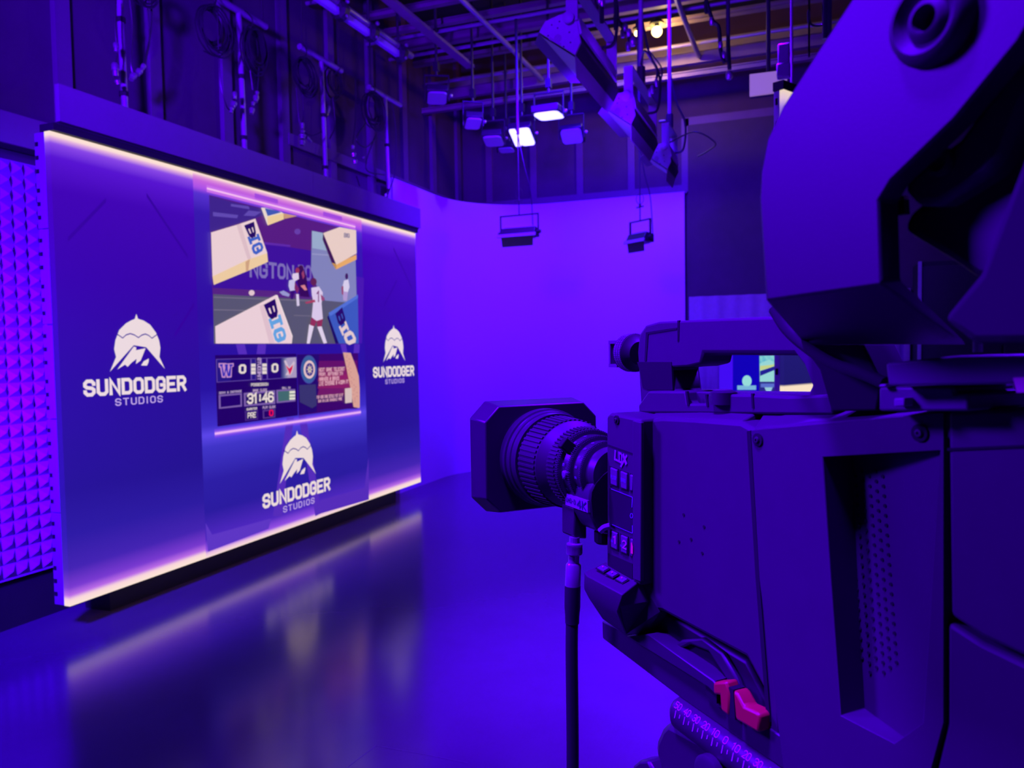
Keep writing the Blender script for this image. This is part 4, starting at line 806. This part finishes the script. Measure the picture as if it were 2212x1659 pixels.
# front control panel block
b = O(); b.prism(SL([(1310, 899), (1318, 892), (1384, 906), (1384, 1266), (1310, 1236)], 0), BR*.05); panel = b.put('control_panel', M_BODY, root, bevel=.0025)
b = O(); b.prism(SL([(1311, 959), (1367, 979), (1367, 982), (1311, 962)], -.0006), BR*.001); b.put('groove', M_GAP, panel)
b = O(); b.prism(SL([(1366, 908), (1384, 912), (1384, 1258), (1366, 1251)], -.0022), BR*.004); b.put('edge_rib', M_BODY, panel, bevel=.001)
b = O(); b.prism(SL([(1313, 1195), (1366, 1218), (1366, 1250), (1313, 1222)], -.0008), BR*.001); b.put('slot', M_GAP, panel)
def key(q, label=None):
    b = O(); b.prism(SL(q, -.0008), BR*.001); cxx = sum(p[0] for p in q)/4; cyy = sum(p[1] for p in q)/4
    g = b.put('key_well', M_GAP, panel)
    b = O(); b.prism(SL([(cxx+(x-cxx)*.74-1, cyy+(y-cyy)*.86) for x, y in q], -.0024), BR*.0024); return b.put('key', M_BTN, g, bevel=.0008)
key([(1316, 1006), (1335, 1013), (1336, 1055), (1317, 1048)]); key([(1338, 1014), (1356, 1021), (1357, 1062), (1339, 1056)]); key([(1360, 1022), (1368, 1025), (1368, 1064), (1360, 1062)])
key([(1317, 1143), (1335, 1150), (1336, 1192), (1318, 1184)]); key([(1339, 1152), (1357, 1159), (1357, 1201), (1339, 1194)]); key([(1361, 1160), (1368, 1163), (1368, 1206), (1361, 1203)])
b = O(); b.prism(SL([(1316, 1054), (1367, 1073), (1367, 1153), (1318, 1133), (1315, 1110)], -.0009), BR*.001); b.put('display', mat('dark_display_glass', (.03, .028, .032), .2, noise=.05), panel)
b = O(); LV = (128, 90, 190)
def Lp(px_, py_): return S(px_, py_, -.0030)
def seg(p, q, w=1.0, rgb=LV, r=-.0014):
    v = Vector((q[0]-p[0], q[1]-p[1])); n = Vector((-v.y, v.x)).normalized()*w/2
    b.face([S(p[0]-n.x, p[1]-n.y, r), S(q[0]-n.x, q[1]-n.y, r), S(q[0]+n.x, q[1]+n.y, r), S(p[0]+n.x, p[1]+n.y, r)], rgb)
seg((1320, 1056), (1366, 1074), 1.4); seg((1366, 1074), (1365, 1096), 1.2); seg((1322, 1133), (1366, 1152), 1.1); seg((1366, 1152), (1366, 1135), 1.1)
for i in range(6): seg((1364+3*math.cos(i*PI/3), 1114+5.5*math.sin(i*PI/3)), (1364+3*math.cos((i+1)*PI/3), 1114+5.5*math.sin((i+1)*PI/3)), 1.0)
text(b, 'L', [S(1328, 992, -.001), S(1336, 996, -.001), S(1336, 977, -.001), S(1329, 974, -.001)], (165, 70, 255), 1.3)
text(b, 'D', [S(1338, 997, -.001), S(1343, 1000, -.001), S(1343, 981, -.001), S(1337, 978, -.001)], (165, 70, 255), 1.3)
text(b, 'X', [S(1342, 1006, -.001), S(1352, 1002, -.001), S(1353, 985, -.001), S(1346, 983, -.001)], (165, 70, 255), 1.5)
text(b, 'FILTER', [Lp(1319, 1033), Lp(1331, 1037), Lp(1331, 1030), Lp(1319, 1026)], LV, .8); text(b, 'BARS', [Lp(1341, 1039), Lp(1351, 1043), Lp(1351, 1036), Lp(1341, 1032)], LV, .8)
text(b, '1', [Lp(1325, 1172), Lp(1331, 1175), Lp(1331, 1160), Lp(1325, 1157)], (225, 205, 255), 1.0); text(b, '2', [Lp(1345, 1183), Lp(1352, 1186), Lp(1352, 1170), Lp(1345, 1167)], (225, 205, 255), 1.0)
text(b, 'EX', [Lp(1320, 1170), Lp(1324, 1171.5), Lp(1324, 1168), Lp(1320, 1166.5)], LV, .9); text(b, 'EX', [Lp(1340, 1180), Lp(1344, 1181.5), Lp(1344, 1178), Lp(1340, 1176.5)], LV, .9)
b.face([Lp(1362, 1195), Lp(1367, 1197), Lp(1367, 1180), Lp(1365, 1172), Lp(1363, 1172)], (255, 96, 110))
b.put('lettering', M_PRINT, panel, label='LDX lettering and key legends')
# button shelf that juts out under the panel
b = O(); T0 = [S(1309, 1213, .002), S(1379, 1258, .001), S(1345, 1285, -.024), S(1268, 1243, -.026), S(1262, 1236, -.020)]
B0 = [S(1309, 1340, .004), S(1384, 1370, .014), S(1352, 1372, -.004), S(1302, 1337, -.006), S(1262, 1272, -.020)]
M0 = [S(1309, 1300, .002), S(1386, 1300, .012), S(1334, 1322, -.024), S(1272, 1292, -.025), S(1261, 1270, -.021)]
va, vb, vc = [[b.bm.verts.new(p) for p in L] for L in (T0, M0, B0)]
b.grid(va, vb); b.grid(vb, vc); b.bm.faces.new(va); b.bm.faces.new(list(reversed(vc)))
shelf = b.put('button_shelf', M_BODY, root, bevel=.002)
b = O(); b.prism([S(1352, 1370, -.004), S(1395, 1372, .014), S(1425, 1322, .014), S(1407, 1248, .0135), S(1381, 1248, .004), S(1340, 1310, -.022)], BR*.03); b.put('shelf_bracket', M_BODY2, root)
def onshelf(px_, py_, off=0):
    n = (T0[1]-T0[0]).cross(T0[3]-T0[0]).normalized(); n = n if n.z > 0 else -n
    d = _f + CR*((px_-W/2)/FPX) - CU*((py_-H/2)/FPX); return EYE+d*((T0[0]-EYE).dot(n)/d.dot(n))+n*off
for cx, cy in ((1303, 1230), (1323, 1242), (1344, 1254)):
    q = [(cx-17, cy-1), (cx-1, cy-10), (cx+16, cy), (cx+1, cy+9)]
    b = O(); b.loft([onshelf(x, y, .0003) for x, y in q], [onshelf(x, y, .0008) for x, y in q]); g = b.put('key_well', M_GAP, shelf)
    b = O(); b.loft([onshelf(cx+(x-cx)*.78, cy+(y-cy)*.78, .0005) for x, y in q], [onshelf(cx+(x-cx)*.74, cy+(y-cy)*.74, .0016) for x, y in q]); b.put('key', M_BTN, g)
    b = O(); b.face([onshelf(cx-2, cy, .003), onshelf(cx, cy-1.6, .003), onshelf(cx+2, cy, .003), onshelf(cx, cy+1.6, .003)], (240, 225, 255)); x, y = cx+17, cy-8
    b.face([onshelf(x-3, y, .001), onshelf(x, y-2.5, .001), onshelf(x+3, y, .001), onshelf(x, y+2.5, .001)], (200, 170, 255)); b.put('legend', M_PRINT, g)
# carrying handle (in the middle of the camera's top)
HR = .045
def ring(outer, inner, r, w, name, m, bev=.003):
    b = O(); A1 = [b.bm.verts.new(S(x, y, r)) for x, y in outer]; A2 = [b.bm.verts.new(S(x, y, r)) for x, y in inner]
    B1 = [b.bm.verts.new(S(x, y, r)+BR*w) for x, y in outer]; B2 = [b.bm.verts.new(S(x, y, r)+BR*w) for x, y in inner]
    b.grid(A1, A2); b.grid(B2, B1); b.grid(B1, A1); b.grid(A2, B2); return b.put(name, m, root, bevel=bev)
ring([(1384, 884), (1376, 760), (1380, 722), (1393, 703), (1420, 695), (1560, 688), (1690, 683), (1750, 700), (1775, 790), (1800, 890)],
     [(1455, 846), (1449, 800), (1449, 794), (1490, 792), (1515, 786), (1520, 764), (1720, 766), (1738, 790), (1754, 832), (1745, 850)], HR, .034, 'carrying_handle', M_BODY)
b = O(); b.prism(SL([(1447, 734), (1700, 734), (1726, 768), (1519, 766), (1508, 790), (1449, 796), (1440, 800)], HR+.004), BR*.026); b.put('handle_grip', M_BODY2, root, bevel=.004)
b = O(); b.prism(SL([(1463, 692), (1467, 692), (1466, 738), (1463, 738)], HR-.0006), BR*.002); b.put('handle_seam', M_GAP, root)
b = O(); b.prism(SL([(1376, 782), (1450, 782), (1453, 842), (1398, 842), (1388, 838), (1382, 800)], HR-.0006), BR*.002); b.put('handle_hollow_shade', M_GAP, root)  # flat black plate stands for the shaded inside of the grip
b = O(); b.prism(SL([(1395, 718), (1445, 710), (1462, 708), (1462, 712), (1400, 722), (1396, 780), (1392, 780)], HR-.0006), BR*.002); b.put('handle_groove', M_GAP, root)
b = O(); b.prism(SL([(1378, 876), (1400, 845), (1480, 845), (1484, 870), (1488, 872), (1525, 872), (1530, 850), (1590, 852), (1622, 852), (1700, 856), (1800, 852), (1800, 897), (1380, 892)], HR-.012), BR*.055); b.put('handle_base', M_BODY, root, bevel=.002)
for q in ([(1480, 845), (1484, 845), (1488, 876), (1484, 876)], [(1523, 852), (1527, 852), (1530, 878), (1526, 878)], [(1622, 850), (1626, 850), (1628, 882), (1624, 882)]):
    b = O(); b.prism(SL(q, HR-.0128), BR*.002); b.put('base_seam', M_GAP, root)
b = O(); c = S(1563, 868, HR-.010); b.lathe(c, UP, [(-.002, .011), (.008, .011), (.009, .009)], 20); b.put('thumb_wheel', M_BODY2, root, smooth=30)
c = S(1367, 762, HR+.017); b = O(); b.lathe(c, BF+UP*.05, [(-.012, .012), (-.008, .016), (-.006, .0195), (.008, .0195), (.010, .017), (.012, .012)], 36); kb = b.put('front_knob', M_BODY2, root, smooth=30)
b = O()
for k in range(60):
    a = 2*PI*k/60
    for j in range(3): b.box(c+BF*(-.004+.004*j)+(BR*math.cos(a)+UP*math.sin(a))*.0196, (.0012, .003, .001), (BR*-math.sin(a)+UP*math.cos(a), BF, BR*math.cos(a)+UP*math.sin(a)))
b.put('knurling', M_ALU, kb)
b = O(); c = S(1349, 764, HR+.02)
for dz in (-.0125, .0125): b.box(c+UP*dz, (.03, .016, .0035), (BR, BF, UP))
b.box(c+BF*.006, (.03, .003, .022), (BR, BF, UP)); b.put('microphone_clip', M_BTN, root)
# vent lettering plate on top
b = O(); b.prism([S(x, y, .03) for x, y in ((1828, 902), (1990, 894), (1995, 888), (1850, 890))], UP*.0006); b.put('top_label', M_GAP, root)

# ---- lens
LC = at(1163, 983, .90); AX = -BF                           # t runs back from the hood towards the mount
rg = lambda prof, n=64: O().lathe(LC, AX, prof, n)
rg([(.004, .030), (.010, .0535), (.014, .0555), (.026, .0555), (.027, .0535), (.034, .053), (.035, .0515), (.045, .051)]).put('front_ring', M_LENS, root, smooth=25)
b = rg([(.046, .0475), (.047, .0482), (.084, .0462), (.086, .0445), (.097, .0365), (.10, .036)]); fo = b.put('focus_ring', M_RUB, root, smooth=25)
def ribs(t0, t1, r0, r1, n, frac, hh, name, m, parent):
    b = O(); X = AX.cross(UP).normalized(); Y = X.cross(AX)
    for k in range(n):
        a = 2*PI*k/n; rad = X*math.cos(a)+Y*math.sin(a); tan = Y*math.cos(a)-X*math.sin(a); w = 2*PI*r0/n*frac/2
        P_ = [LC+AX*t0+rad*(r0-.001)-tan*w, LC+AX*t0+rad*(r0-.001)+tan*w, LC+AX*t1+rad*(r1-.001)+tan*w, LC+AX*t1+rad*(r1-.001)-tan*w]
        Q_ = [LC+AX*t0+rad*(r0+hh)-tan*w*.7, LC+AX*t0+rad*(r0+hh)+tan*w*.7, LC+AX*t1+rad*(r1+hh)+tan*w*.7, LC+AX*t1+rad*(r1+hh)-tan*w*.7]
        b.loft(P_, Q_)
    return b.put(name, m, parent)
ribs(.048, .082, .048, .0462, 54, .62, .0016, 'grip_ribs', M_RUB, fo)
b = rg([(.098, .0385), (.0985, .0405), (.114, .0395), (.1145, .0385)]); zo = b.put('zoom_ring', M_LENS, root, smooth=25); ribs(.099, .113, .0402, .0392, 60, .55, .0018, 'grip_ribs', M_RUB, zo)
b = rg([(.1145, .038), (.115, .039), (.120, .039), (.1205, .0355), (.130, .0335), (.1305, .0343), (.136, .0343), (.1365, .031), (.146, .0298), (.147, .0305), (.151, .0305), (.152, .026), (.163, .024)]); sr = b.put('scale_ring', M_LENS, root, smooth=25)
ribs(.1152, .1198, .039, .039, 110, .5, .0014, 'gear_teeth', M_LENS, sr); ribs(.1308, .1358, .0343, .0343, 110, .5, .0014, 'gear_teeth', M_LENS, sr); ribs(.1472, .1508, .0305, .0305, 100, .5, .0012, 'gear_teeth', M_LENS, sr)
b = O(); X = AX.cross(UP).normalized(); Yv = X.cross(AX)
def ring_text(txt, t, r, a, w, h):
    rad = lambda aa: X*math.cos(aa)+Yv*math.sin(aa)
    q = [LC+AX*(t+h)+rad(a)*r, LC+AX*(t+h)+rad(a+w)*r, LC+AX*t+rad(a+w)*r, LC+AX*t+rad(a)*r]
    text(b, txt, q, (150, 120, 205), .9)
# which side of the barrel faces the viewer
a0 = math.atan2((EYE-LC).dot(Yv), (EYE-LC).dot(X))
for i, tx in enumerate(('1.2', '1.5', '2', '3', '5', '10', '20')): ring_text(tx, .1225, .0359, a0-1.2+.36*i, .07, .003)
for i, tx in enumerate(('9', '12', '20', '30', '50', '70', '90')): ring_text(tx, .1395, .0314, a0-1.1+.33*i, .07, .003)
for i in range(16): ring_text('-', .1275, .0349, a0-1.3+.16*i, .035, .0016)
b.put('scale_figures', M_PRINT, sr)
rad = X*math.cos(a0-.25+.5)+Yv*math.sin(a0-.25+.5)
pA = at(1241, 976, .775); rad = (pA-LC); rad = (rad-AX*rad.dot(AX)).normalized(); tA = (pA-LC).dot(AX)
b = O(); b.box(LC+AX*.124+rad*.0405, (.008, .012, .014), (AX, AX.cross(rad), rad)); b.put('zoom_lever', M_GAP, root, bevel=.001)
pA = at(1237, 1022, .775); rad = (pA-LC); rad = (rad-AX*rad.dot(AX)).normalized()
b = O(); b.lathe(LC+AX*.1265+rad*.0325, rad, [(0, .004), (.004, .004), (.0045, .003)], 12); b.put('lock_screw', M_ALU, root)
# lens hood: flared rectangular box with cut corners
def hood_loop(w, h, c, t, n=1):
    P = []
    for x, z in ((w-c, h), (w, h-c), (w, -h+c), (w-c, -h), (-w+c, -h), (-w, -h+c), (-w, h-c), (-w+c, h)): P.append(LC+AX*t+BR*x+UP*z)
    return P
b = O(); L1 = [b.bm.verts.new(p) for p in hood_loop(.0715, .0598, .017, .012)]; L2 = [b.bm.verts.new(p) for p in hood_loop(.0765, .0642, .0185, -.022)]; L3 = [b.bm.verts.new(p) for p in hood_loop(.0735, .0612, .0175, -.022)]; L4 = [b.bm.verts.new(p) for p in hood_loop(.05, .05, .024, .002)]
b.grid(L1, L2); b.grid(L2, L3); b.grid(L3, L4); b.bm.faces.new(L1)
b.put('lens_hood', M_LENS, root, bevel=.0025)
# zoom servo drive on the near side of the lens
t_s = .1635; ps = LC+AX*t_s
def onring(px_, py_, t):
    d = _f + CR*((px_-W/2)/FPX) - CU*((py_-H/2)/FPX); o_ = LC+AX*t; return EYE+d*((o_-EYE).dot(AX)/d.dot(AX))
srv = [(1274, 1080), (1276, 1060), (1286, 1040), (1302, 1022), (1325, 1004), (1360, 1060), (1350, 1140), (1312, 1156), (1290, 1146), (1278, 1118)]
b = O(); b.prism([onring(x, y, t_s) for x, y in srv], -AX*.048); servo = b.put('servo_drive', M_LENS, root, bevel=.003)
b = O(); b.prism([onring(1275+(x-1310)*.0+(x-1275)*.92+3, 1090+(y-1090)*.92, t_s+.0005) for x, y in srv], -AX*.002); b.put('servo_end_cap', M_GAP, servo)
e0 = onring(1274.5, 1082, t_s)-AX*.002; e1 = onring(1276, 1108, t_s)-AX*.002; e1 = e1+BR*(e0-e1).dot(BR); nL = -BR*.0016
b = O(); b.loft([e0+nL, e0+nL-AX*.044, e1+nL-AX*.044, e1+nL], [e0-nL, e0-nL-AX*.044, e1-nL-AX*.044, e1-nL]); lp = b.put('label_plate', M_DOOR, servo, label='pale label plate')
b = O(); nL2 = -BR*.0021
def lq(u0, u1, v0, v1): 
    f = lambda u, v: (e0*(1-v)+e1*v)-AX*.044*(1-u)+nL2
    return [f(u0, v1), f(u1, v1), f(u1, v0), f(u0, v0)]
text(b, 'UHD-D', lq(.06, .48, .3, .65), (20, 4, 60), 1.2); text(b, '4K', lq(.56, .94, .2, .85), (30, 6, 80), 1.0); b.put('label_text', M_PRINT, servo)
b = O(); b.lathe(onring(1305, 1156, t_s-.02), -UP, [(-.004, .010), (.006, .010), (.008, .008)], 16); b.put('servo_plug', M_GAP, root)
b = O(); b.tube(smooth_path([onring(1296, 1148, t_s+.003), onring(1305, 1140, t_s+.006), onring(1318, 1136, t_s+.01)], 4), .003, 8); b.put('servo_lead', M_ALU, root)
# remote connector block and its plug
b = O(); q = [onring(x, y, .118) for x, y in ((1218, 1082), (1270, 1082), (1272, 1160), (1244, 1162), (1217, 1152))]
b.prism([onring(x, y, .131) for x, y in ((1240, 1096), (1268, 1108), (1268, 1165), (1240, 1162))], -AX*.026); b.put('connector_block', M_BODY2, root, bevel=.002)

# ---- viewfinder on its bracket
VR = -.10
nl = [(1880, -80), (1838, 0), (1758, 122), (1690, 230), (1657, 300), (1643, 375), (1641, 430), (1655, 650), (1905, 616), (1904, 604), (1899, 432), (1925, 390), (2062, 258), (2200, 90), (2300, -80)]
N1 = SL(nl, VR); N2 = [p+BR*.10 for p in N1]
N2[7] = S(1738, 744, .02); N2[8] = S(2090, 744, .02); N2[6] = S(1735, 560, .02); 
for i_ in range(9, 15): N2[i_] = N1[i_]+BR*.012
b = O(); a = [b.bm.verts.new(p) for p in N1]; c = [b.bm.verts.new(p) for p in N2]
b.grid(a, c); b.bm.faces.new(a)
b.put('viewfinder_housing', M_VF, root, bevel=.004)
c = S(2005, 42, VR-.004)
b = O(); b.lathe(c+BR*.012, -BR, [(0, .0175), (.010, .0185), (.0145, .0165), (.0155, .0140), (.013, .0115), (.012, .0095), (.0145, .0075), (.015, .0055), (.012, .0045), (.004, .004)], 48, cap=False); b.put('pivot_knob', M_BODY, root, smooth=60)
b = O(); b.lathe(c+BR*.012, -BR, [(.0, .0046), (.004, .0046)], 24); b.put('pivot_bore', M_GAP, root)
b = O(); b.prism(SL([(2260, 150), (2212, 217), (2166, 340), (2135, 378), (2027, 443), (1980, 446), (1948, 412), (1962, 380), (2070, 300), (2200, 120), (2260, 60)], VR+.018), BR*.02); b.put('pivot_arm', M_BODY, root, bevel=.004)
c = S(2034, 350, VR+.017); b = O(); b.lathe(c, -BR, [(0, .0062), (.003, .0062), (.0035, .0045), (.0025, .003), (.001, .002)], 20); b.put('pivot_bolt', M_BODY2, root, smooth=40)
b = O(); b.prism(SL([(1947, 499), (1960, 462), (1985, 440), (2030, 430), (2140, 370), (2200, 300), (2260, 250), (2260, 640), (2180, 600), (2110, 604), (2050, 562), (1975, 516)], VR+.030), BR*.03); b.put('arm_cover', M_BODY2, root, bevel=.005)
b = O(); b.prism(SL([(2112, 590), (2210, 330), (2330, 150), (2330, 745), (2100, 745), (2030, 690)], VR+.012), BR*.05); b.put('monitor_back', M_GAP, root, bevel=.004)
b = O(); b.prism(SL([(1902, 448), (1952, 430), (1954, 462), (1902, 470)], VR+.05), BR*.004); b.put('bracket_bar', M_GAP, root)
b = O(); b.prism(SL([(1902, 436), (1952, 422), (1952, 432), (1902, 446)], VR+.052), BR*.004); b.put('bracket_edge', M_PINK, root)
b = O(); b.prism(SL([(1690, 690), (1738, 742), (1864, 742), (1896, 812), (1903, 832), (1893, 888), (1795, 888), (1770, 800)], .02), BR*.03); b.put('viewfinder_post', M_GAP, root, bevel=.003)
b = O(); b.tube(smooth_path([S(1672, 668, .01), S(1700, 712, .008), S(1745, 752, .005), (S(1800, 786, 0)), S(1860, 806, -.004), S(1912, 828, -.006)], 6), .004, 8); b.put('viewfinder_lead', M_GAP, root, smooth=60)
b = O(); b.prism(SL([(1912, 784), (2068, 768), (2420, 762), (2420, 826), (1918, 834)], -.03), BR*.06); b.put('slide_rail', mat('slide_rail_grey', (.10, .09, .11), .45, noise=.06, nscale=40), root, bevel=.0015)
b = O(); b.prism(SL([(1898, 836), (2060, 834), (2062, 850), (2092, 850), (2092, 888), (1898, 888)], -.015), BR*.05); b.put('rail_foot', mat('slide_rail_grey', ()), root, bevel=.0015)
b = O(); b.prism(SL([(1930, 860), (1954, 859), (1954, 878), (1930, 879)], -.022), BR*.01); b.prism(SL([(1898, 830), (1914, 829), (1914, 836), (1898, 837)], -.02), BR*.01); b.put('lock_button', M_DOOR, root, bevel=.001)
c = S(2112, 752, -.02); b = O(); b.cyl(c-UP*.002, c+UP*.004, .0022, 12); b.put('rail_pin', M_DOOR, root)
c = S(2235, 648, -.05); b = O(); b.lathe(c-UP*.0058, UP, [(0, .012), (.0008, .0128), (.011, .0128), (.0118, .012)], 40); kn = b.put('height_knob', M_BODY2, root, smooth=30)
b = O()
for k in range(56):
    a = 2*PI*k/56; rd = Vector((math.cos(a), math.sin(a), 0)); tn = Vector((-rd.y, rd.x, 0))
    for j in range(6): b.box(c+rd*.0129+UP*(-.0045+.0017*j+(k % 2)*.0008), (.0008, .0006, .0008), (tn, rd, UP))
b.put('knurling', M_ALU, kn)
for dz, h in ((.0075, .0028), (-.0078, .0032)):
    b = O(); b.lathe(c+UP*(dz-h/2), UP, [(0, .0108), (h, .0108)], 32); b.put('knob_collar', M_PINK, root)
b = O(); b.prism(SL([(2188, 816), (2420, 806), (2420, 840), (2196, 848)], -.034), BR*.006); b.put('rail_stop', M_PINK, root)

# ------------------------------------------------------------------ cable to the lens, from the connector block down
p0 = onring(1240, 1163, .128)
cb = thing('lens_cable', 'thick black cable with metal plug hanging from the lens', 'cable', p0)
dwn = (onring(1237, 1270, .128)-p0)
def pc(y, x=None): return onring(x if x else 1241-3*(y-1163)/100, y, .128)
b = O(); b.cyl(pc(1160), pc(1173), .0052, 16); b.put('plug_neck', M_ALU, cb)
b = O(); b.lathe(pc(1172, 1241), pc(1198, 1240)-pc(1172, 1241), [(0, .006), (.001, .0078), (.0115, .0078), (.0125, .006)], 32); kr = b.put('plug_nut', M_ALU, cb, smooth=25)
b = O()
for k in range(40):
    a = 2*PI*k/40; rd = Vector((math.cos(a), math.sin(a), 0)); b.box((pc(1172, 1241)+pc(1198, 1240))/2+rd*.0079, (.0005, .0006, .009), (Vector((-rd.y, rd.x, 0)), rd, UP))
b.put('nut_ribs', M_ALU, kr)
b = O(); b.cyl(pc(1198, 1240), pc(1216, 1239), .0055, 16); b.put('plug_shaft', M_ALU, cb, smooth=40)
b = O(); b.lathe(pc(1216, 1239), pc(1266, 1237)-pc(1216, 1239), [(0, .0062), (.002, .0076), (.024, .0078)], 24); b.put('plug_barrel', M_ALU, cb, smooth=40)
b = O(); b.lathe(pc(1265, 1237), pc(1345, 1236)-pc(1265, 1237), [(0, .0080), (.022, .0080), (.030, .0072), (.038, .0070)], 20); b.put('boot', M_DARK, cb, smooth=40)
dwn_pts = [pc(1325, 1236), pc(1400, 1235), pc(1500, 1236), pc(1600, 1237), pc(1700, 1237), pc(1900, 1236), pc(2250, 1240)]
last = dwn_pts[-1]; dwn_pts += [last+Vector((.02, -.03, -.25)), Vector((last.x+.1, last.y-.15, .30)), Vector((last.x+.15, last.y-.35, .012)), Vector((last.x+.4, last.y-.7, .012))]
b = O(); b.tube(smooth_path(dwn_pts, 8), .0064, 12); b.put('cable', M_DARK, cb, smooth=60)

# ------------------------------------------------------------------ tripod head and pedestal under the camera
th = thing('tripod_head', 'black tripod head and pedestal with white millimetre scale under the camera', 'tripod', (S(1600, 1600, .06).x, S(1600, 1600, .06).y, 0))
b = O(); b.prism(SL([(1300, 1341), (1372, 1374), (1540, 1488), (1760, 1640), (1900, 1740), (1900, 1800), (1700, 1668), (1470, 1508), (1301, 1379)], .012), BR*.09); b.put('wedge_plate', M_HEADM, th, bevel=.0015)
b = O(); b.prism(SL([(1352, 1374), (1400, 1370), (1540, 1470), (1560, 1500), (1545, 1500), (1530, 1485)], .006), BR*.03); b.put('plate_lip', M_HEADM, th, bevel=.001)
b = O(); b.prism(SL([(1524, 1476), (1548, 1470), (1548, 1520), (1560, 1530), (1545, 1525), (1524, 1500)], .008), BR*.02); b.put('lever_mount', M_GAP, th)
b = O(); b.prism(SL([(1540, 1474), (1568, 1472), (1576, 1500), (1574, 1548), (1556, 1534), (1554, 1502), (1540, 1500)], .004), BR*.012); b.put('quick_release', M_RED, th, bevel=.002, label='red lever, inner half')
b = O(); b.prism(SL([(1583, 1490), (1592, 1500), (1606, 1526), (1632, 1538), (1641, 1546), (1638, 1584), (1588, 1554)], .002), BR*.014); b.put('quick_release', M_RED, th, bevel=.002, label='red lever, outer half')
b = O(); b.prism(SL([(1574, 1484), (1584, 1490), (1588, 1556), (1574, 1546)], .005), BR*.012); b.put('lever_pivot', M_GAP, th)
# rounded scale bar along the head
bs, be = S(1446, 1540, .004), S(1900, 1880, .004)
ax = (be-bs).normalized(); lenb = (be-bs).length
rr = .0135
pb = S(1450, 1545, .004); ub = (UP-ax*UP.dot(ax)).normalized(); sb = ax.cross(ub)
secs = [(math.cos(a)*rr*1.0, math.sin(a)*rr*1.15) for a in np.linspace(0, 2*PI, 25)[:-1]]
b = O(); ctr = pb+BR*.012
P_ = [ctr+sb*x+ub*z for x, z in secs]
b.loft([ctr-ax*.006+sb*x*.7+ub*z*.7 for x, z in secs], P_, caps=False)
va = [v for v in b.bm.verts][:24]; b.bm.faces.new(va); b.prism(P_, ax*lenb); sbar = b.put('scale_bar', M_HEADM, th, smooth=40)
b = O()
side_s = -sb if (-sb).dot(EYE-ctr) > 0 else sb
def onbar(s_, a):                       # a = angle from the top of the bar towards the viewer
    return ctr+ax*s_+(ub*math.cos(a)*1.15+side_s*math.sin(a))*(rr+.0004)
def bar_s(px_, py_):                    # where along the bar a sight line passes
    best = min((((EYE+(at(px_, py_, d)-EYE))-onbar(s_, .8)).length, s_) for s_ in np.linspace(0, lenb, 220) for d in [(onbar(s_, .8)-EYE).dot(_f)])
    return best[1]
s50 = bar_s(1455, 1540); s20 = bar_s(1600, 1648); stepb = (s20-s50)/7
for i, tx in enumerate(('50', '40', '30', '20', '10', '0', '10', '20', '30', '40')):
    s_ = s50+stepb*i; w_ = stepb*.30 if len(tx) > 1 else stepb*.16
    text(b, tx, [onbar(s_-w_, .98), onbar(s_+w_, .98), onbar(s_+w_, .62), onbar(s_-w_, .62)], (215, 180, 255), .7, 1.2)
    for ds, aa in ((0, 1.50), (.5, 1.34)):
        ss = s_+stepb*ds; b.face([onbar(ss-.0004, 1.08+(.06 if ds else 0)), onbar(ss+.0004, 1.08+(.06 if ds else 0)), onbar(ss+.0004, aa), onbar(ss-.0004, aa)], (200, 160, 250))
b.put('scale_figures', M_PRINT, sbar, label='white scale figures')
b = O(); hb = SL([(1440, 1560), (1428, 1572), (1416, 1600), (1413, 1625), (1432, 1680), (1500, 1860), (1800, 1950), (1800, 1750)], .010); b.prism(hb, BR*.07); b.put('head_housing', M_HEADM, th, bevel=.006)
c = S(1540, 1672, .004); b = O(); b.lathe(c, -BR, [(0, .016), (.006, .016), (.008, .012)], 24); b.put('drag_knob', M_HEADM, th, smooth=40)
b = O(); b.prism(SL([(1366, 1654), (1380, 1643), (1398, 1642), (1412, 1668), (1440, 1760), (1390, 1760), (1364, 1680)], .008), BR*.02); b.put('pan_lever', M_HEADM, th, bevel=.003)
pc_ = S(1640, 1900, .06); b = O(); b.lathe((pc_.x, pc_.y, .0), UP, [(0, .20), (.05, .20), (.06, .07), (.9, .065), (1.0, .05), (1.06, .05)], 32); b.put('pedestal', M_HEADM, th, smooth=40)
